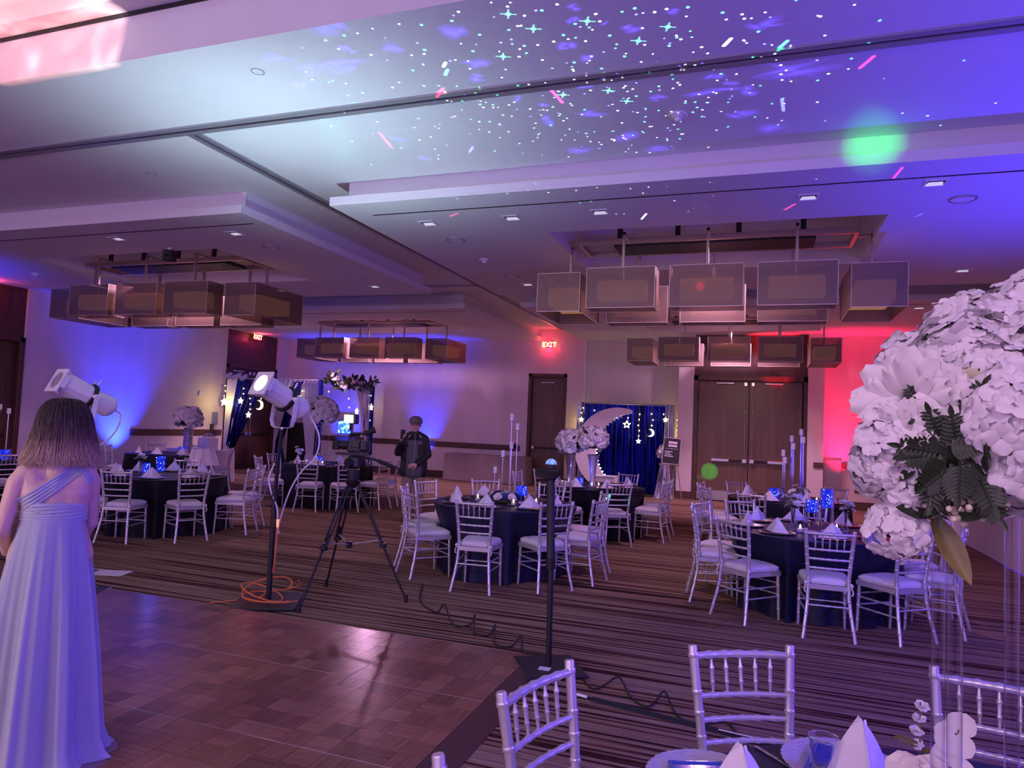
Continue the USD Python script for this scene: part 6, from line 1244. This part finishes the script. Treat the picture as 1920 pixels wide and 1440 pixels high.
def gown(q, i):
    v = i / (len(zz) - 1); a = min(1, v * 1.6); s = np.sin(9 * q + Ph[0] + .8 * np.sin(2 * q + 1)); return 1 + a * (.115 * np.sign(s) * np.abs(s) ** .7 + .035 * np.sin(17 * q + Ph[1]) + .02 * np.sin(31 * q + Ph[2])) + .10 * max(0, v - .85) / .15 * np.maximum(0, np.cos(q + .5))
sk = MB().lathe(list(zip(rx, zz)), 320, (0, 0, 0), gown); sk.v[0][:, 1] *= .90; sk.v[0][:, 1] += .012 * (1 - sk.v[0][:, 2]); sk.v[0][:, 0] += -.004; obj('skirt', sk, M_GOWN, wm, 60)
M_VEIL = graph('chiffon_overlay', {'t': ('transparent_bsdf', {'color': (.95, .95, 1)}), 'd': ('diffuse_bsdf', {'color': (.62, .64, .72)}), 'l': ('translucent_bsdf', {'color': (.6, .62, .7)}), 'm1': ('mix_closure', {'fac': .35}), 'm2': ('mix_closure', {'fac': .20})}, [('d.BSDF', 'm1.closure1'), ('l.BSDF', 'm1.closure2'), ('t.BSDF', 'm2.closure1'), ('m1.closure', 'm2.closure2')], 'm2.closure')
def gown2(q, i): v = i / (len(zz) - 1); return 1.035 + min(1, v * 1.4) * (.05 * np.sin(7 * q + Ph[3]) + .03 * np.sin(13 * q + Ph[1])) + .16 * max(0, v - .8) / .2 * np.maximum(0, np.cos(q + .3))
so = MB().lathe(list(zip(rx, zz)), 240, (0, 0, 0), gown2); so.v[0][:, 1] *= .92; obj('chiffon_layer', so, M_VEIL, wm, 60)
# ---- the man with the phone
m0 = (-5.46, 10.58, 0.0); mn = thing('person', 'person in cap, glasses and grey-black jacket holding up a phone', 'person', m0, math.atan2(-.46, -.89))
mh = (0, .045, 1.595); MS = 1.13
leg = lambda s: [((s * .09, 0, .92), .095, (s * .10, .02, .50), .068), ((s * .10, .02, .50), .068, (s * .105, -.01, .11), .045), ((s * .105, -.01, .11), .045, (s * .105, -.03, .05), .042), ((s * .105, -.03, .05), .042, (s * .12, .15, .04), .036)]
RA = [((.155, 0, 1.365), .058, (.27, .06, 1.13), .046), ((.27, .06, 1.13), .046, (.225, .28, 1.32), .034)]; LA = [((-.155, 0, 1.365), .058, (-.225, .03, 1.11), .048), ((-.225, .03, 1.11), .048, (-.06, .22, .97), .038)]
tor = [((-.125, 0, 1.365), .070, (0, 0, 1.43), .070), ((.125, 0, 1.365), .070, (0, 0, 1.43), .070), ((-.075, 0, 1.25), .125, (.075, 0, 1.25), .125), ((-.12, 0, 1.35), .075, (-.08, 0, 1.22), .12), ((.12, 0, 1.35), .075, (.08, 0, 1.22), .12), ((-.075, .01, 1.05), .13, (.075, .01, 1.05), .13), ((-.08, 0, 1.22), .12, (-.075, .01, 1.05), .13), ((.08, 0, 1.22), .12, (.075, .01, 1.05), .13), ((0, 0, 1.25), .13, (0, .01, 1.0), .15)]
mb_ = skin(tor + leg(1) + leg(-1) + RA + LA + [((0, 0, 1.42), .065, (0, .02, 1.53), .056), ((-.09, 0, .93), .12, (.09, 0, .93), .12), ((0, 0, 1.05), .13, (0, 0, .93), .12)] + hand((.222, .298, 1.335), (-.25, .45, .85), (-.6, -.5, .2), .55, 1) + hand((-.045, .235, .955), (.85, .45, -.2), (.2, -.6, -.5), .45, 1), .016, 10, [e.translate([-v for v in mh]).scale([MS] * 3).translate(list(mh)) for e in head_extra(mh)])
obj('body', MB().mesh(mb_), mat('ruddy_skin', (.55, .33, .26), .5, noise=(14, .05)), mn, True); face_parts(mn, np.array(mh) + (0, .011, .002))
jk = skin([(a, ra + .022, b, rb + .022) for a, ra, b, rb in tor] + [((-.075, 0, .97), .150, (.075, 0, .97), .150), ((-.075, 0, .97), .150, (-.085, 0, .82), .15), ((.075, 0, .97), .150, (.085, 0, .82), .15), ((-.085, 0, .82), .15, (.085, 0, .82), .15)], .02, 8); 
cutb = jk.vertices[:, 2] > .70
jk.vertices[:, 2] = np.maximum(jk.vertices[:, 2], .72)
graph('jacket_front', {'tc': ('texture_coordinate', {}), 's': ('separate_xyz', {}), 'ab': ('math', {'math_type': 'absolute'}), 'g': ('math', {'math_type': 'greater_than', 'value2': .125}), 'g2': ('math', {'math_type': 'greater_than', 'value2': 1.345}), 'mx': ('math', {'math_type': 'maximum'}), 'c': ('mix_color', {'a': (.085, .085, .095), 'b': (.012, .012, .014)}), 'p': ('principled_bsdf', {'roughness': .7})},
    [('tc.object', 's.vector'), ('s.x', 'ab.value1'), ('ab.value', 'g.value1'), ('s.z', 'g2.value1'), ('g.value', 'mx.value1'), ('g2.value', 'mx.value2'), ('mx.value', 'c.fac'), ('c.result', 'p.base_color')], 'p.BSDF')
jo = obj('jacket', MB().mesh(jk), 'jacket_front', mn, True)
M_JB = mat('jacket_black', (.012, .012, .014), .7)
for nm, arm in (('sleeve', RA), ('sleeve', LA)):
    sl_ = skin([(a, ra + .020, np.array(a) + (np.array(b) - a) * (.93 if i else 1), rb + .020) for i, (a, ra, b, rb) in enumerate(arm)], .02, 6); obj(nm, MB().mesh(sl_), M_JB, jo, True)
obj('collar', MB().lathe([(.095, 1.40), (.090, 1.47), (.080, 1.49), (.074, 1.47), (.07, 1.42)], 24, (0, .01, 0)), M_JB, jo); obj('zip', MB().tube([(0, .165, .74), (0, .185, 1.05), (0, .158, 1.30), (0, .095, 1.46)], .004, 6), M_TRACK, jo)
obj('pocket', MB().box((-.10, .150, 1.18), (.09, .02, .20), 0, .006), M_JB, jo, False)
for s in (-1, 1): obj('reflective_strip', MB().tube([(s * .075, .085, 1.43), (s * .135, .080, 1.36)], .008, 6), M_WHITEP, jo)
obj('trousers', MB().mesh(skin([(a, ra + .018, np.array(b) + (0, 0, .0), rb + .022) for s in (1, -1) for a, ra, b, rb in leg(s)[:2]] + [((-.09, 0, .93), .125, (.09, 0, .93), .125)], .02, 6)), mat('khaki_cotton', (.26, .20, .14), .85), mn, True)
for s in (-1, 1): obj('shoe', MB().mesh(skin([((s * .105, -.05, .045), .045, (s * .125, .17, .038), .038), ((s * .105, -.03, .06), .048, (s * .11, .05, .06), .042)], .015, 5)), M_RUBB, mn, True)
cap = MB(); mhv = np.array(mh); cap.lathe([(.110, .015), (.112, .05), (.104, .09), (.079, .12), (.034, .136), (0, .138)], 28, mhv + (0, -.006, .018), lambda q, i: 1 + .10 * np.abs(np.sin(q)))
co = obj('cap', cap, mat('grey_cap', (.14, .12, .11), .8, noise=(30, .5)), mn, 40); obj('cap_peak', MB().grid([[(.085 * math.cos(a), (.095 + .075 * v) * math.sin(a) + .03 * (1 - v), .052 - .02 * v - .02 * math.cos(a) ** 2) + mhv for a in np.linspace(.25, PI - .25, 14)] for v in (0, .35, .7, 1)]), mat('grey_cap', ()), co, 60)
gs = obj('glasses', MB().tube([mhv + (s_ * .086, .02, .014) for s_ in (1,)] + [mhv + (.066, .106, .014)], .0022, 5).tube([mhv + (-.086, .02, .014), mhv + (-.066, .106, .014)], .0022, 5).tube([mhv + (-.01, .116, .014), mhv + (.01, .116, .014)], .002, 5), M_DARK, mn)
for s in (-1, 1): obj('glasses_rim', MB().tube([mhv + (s * .036 + .026 * math.cos(a), .112, .012 + .018 * math.sin(a)) for a in np.linspace(0, 2 * PI, 21)], .0022, 5, False), M_DARK, gs)
ph = thing('mobile_phone', 'dark mobile phone held up by the person in the cap', 'phone', (0, 0, 0)); R_ = math.atan2(-.46, -.89); cx, sx = math.cos(R_), math.sin(R_)
def wl(p): return (m0[0] + p[0] * cx - p[1] * sx, m0[1] + p[0] * sx + p[1] * cx, p[2])
place(ph, wl((.200, .350, 1.44)), R_ + .15); obj('case', MB().box((0, 0, 0), (.074, .009, .155), 0, .004), M_DARK, ph, False); obj('lens', MB().box((.02, .005, .055), (.025, .004, .03), 0, .002), M_BLACKM, ph, False); obj('screen', MB().b2((-.033, -.0052, -.07), (.033, -.0044, .07)), mat('phone_screen', (.1, .1, .12), .1, emit=((.5, .55, .8), .4)), ph, False)
# ================================================================== repeats share a group
GROUPN = {'chiavari_chair': 'silver chiavari chairs round the tables', 'charger_plate': 'black charger plates on the round tables', 'folded_napkin': 'tent-folded napkins on the plates', 'tablecloth': 'dark round tablecloths', 'chandelier': 'box-shade chandeliers', 'downlight': 'square ceiling downlights',
          'votive_candle': 'lit votive candles on the tables', 'flower_bouquet': 'white flower bouquets', 'led_vase': 'blue-lit glass vases', 'bud_vase': 'bud vases with white blossoms', 'candlestick': 'tall candlesticks', 'pillar_candle': 'white pillar candles', 'light_string': 'warm string lights'}
_by = {}
for p in stage.GetPrimAtPath('/World').GetChildren():
    d = p.GetCustomData()
    if d.get('label') and d.get('kind') != 'structure': _by.setdefault(p.GetName().rstrip('0123456789').rstrip('_'), []).append(p)
for n, l in _by.items():
    if len(l) > 1 and n not in ('person', 'lamp_stand'):
        for p in l: p.SetCustomDataByKey('group', GROUPN.get(n, n.replace('_', ' ') + 's in the hall'))
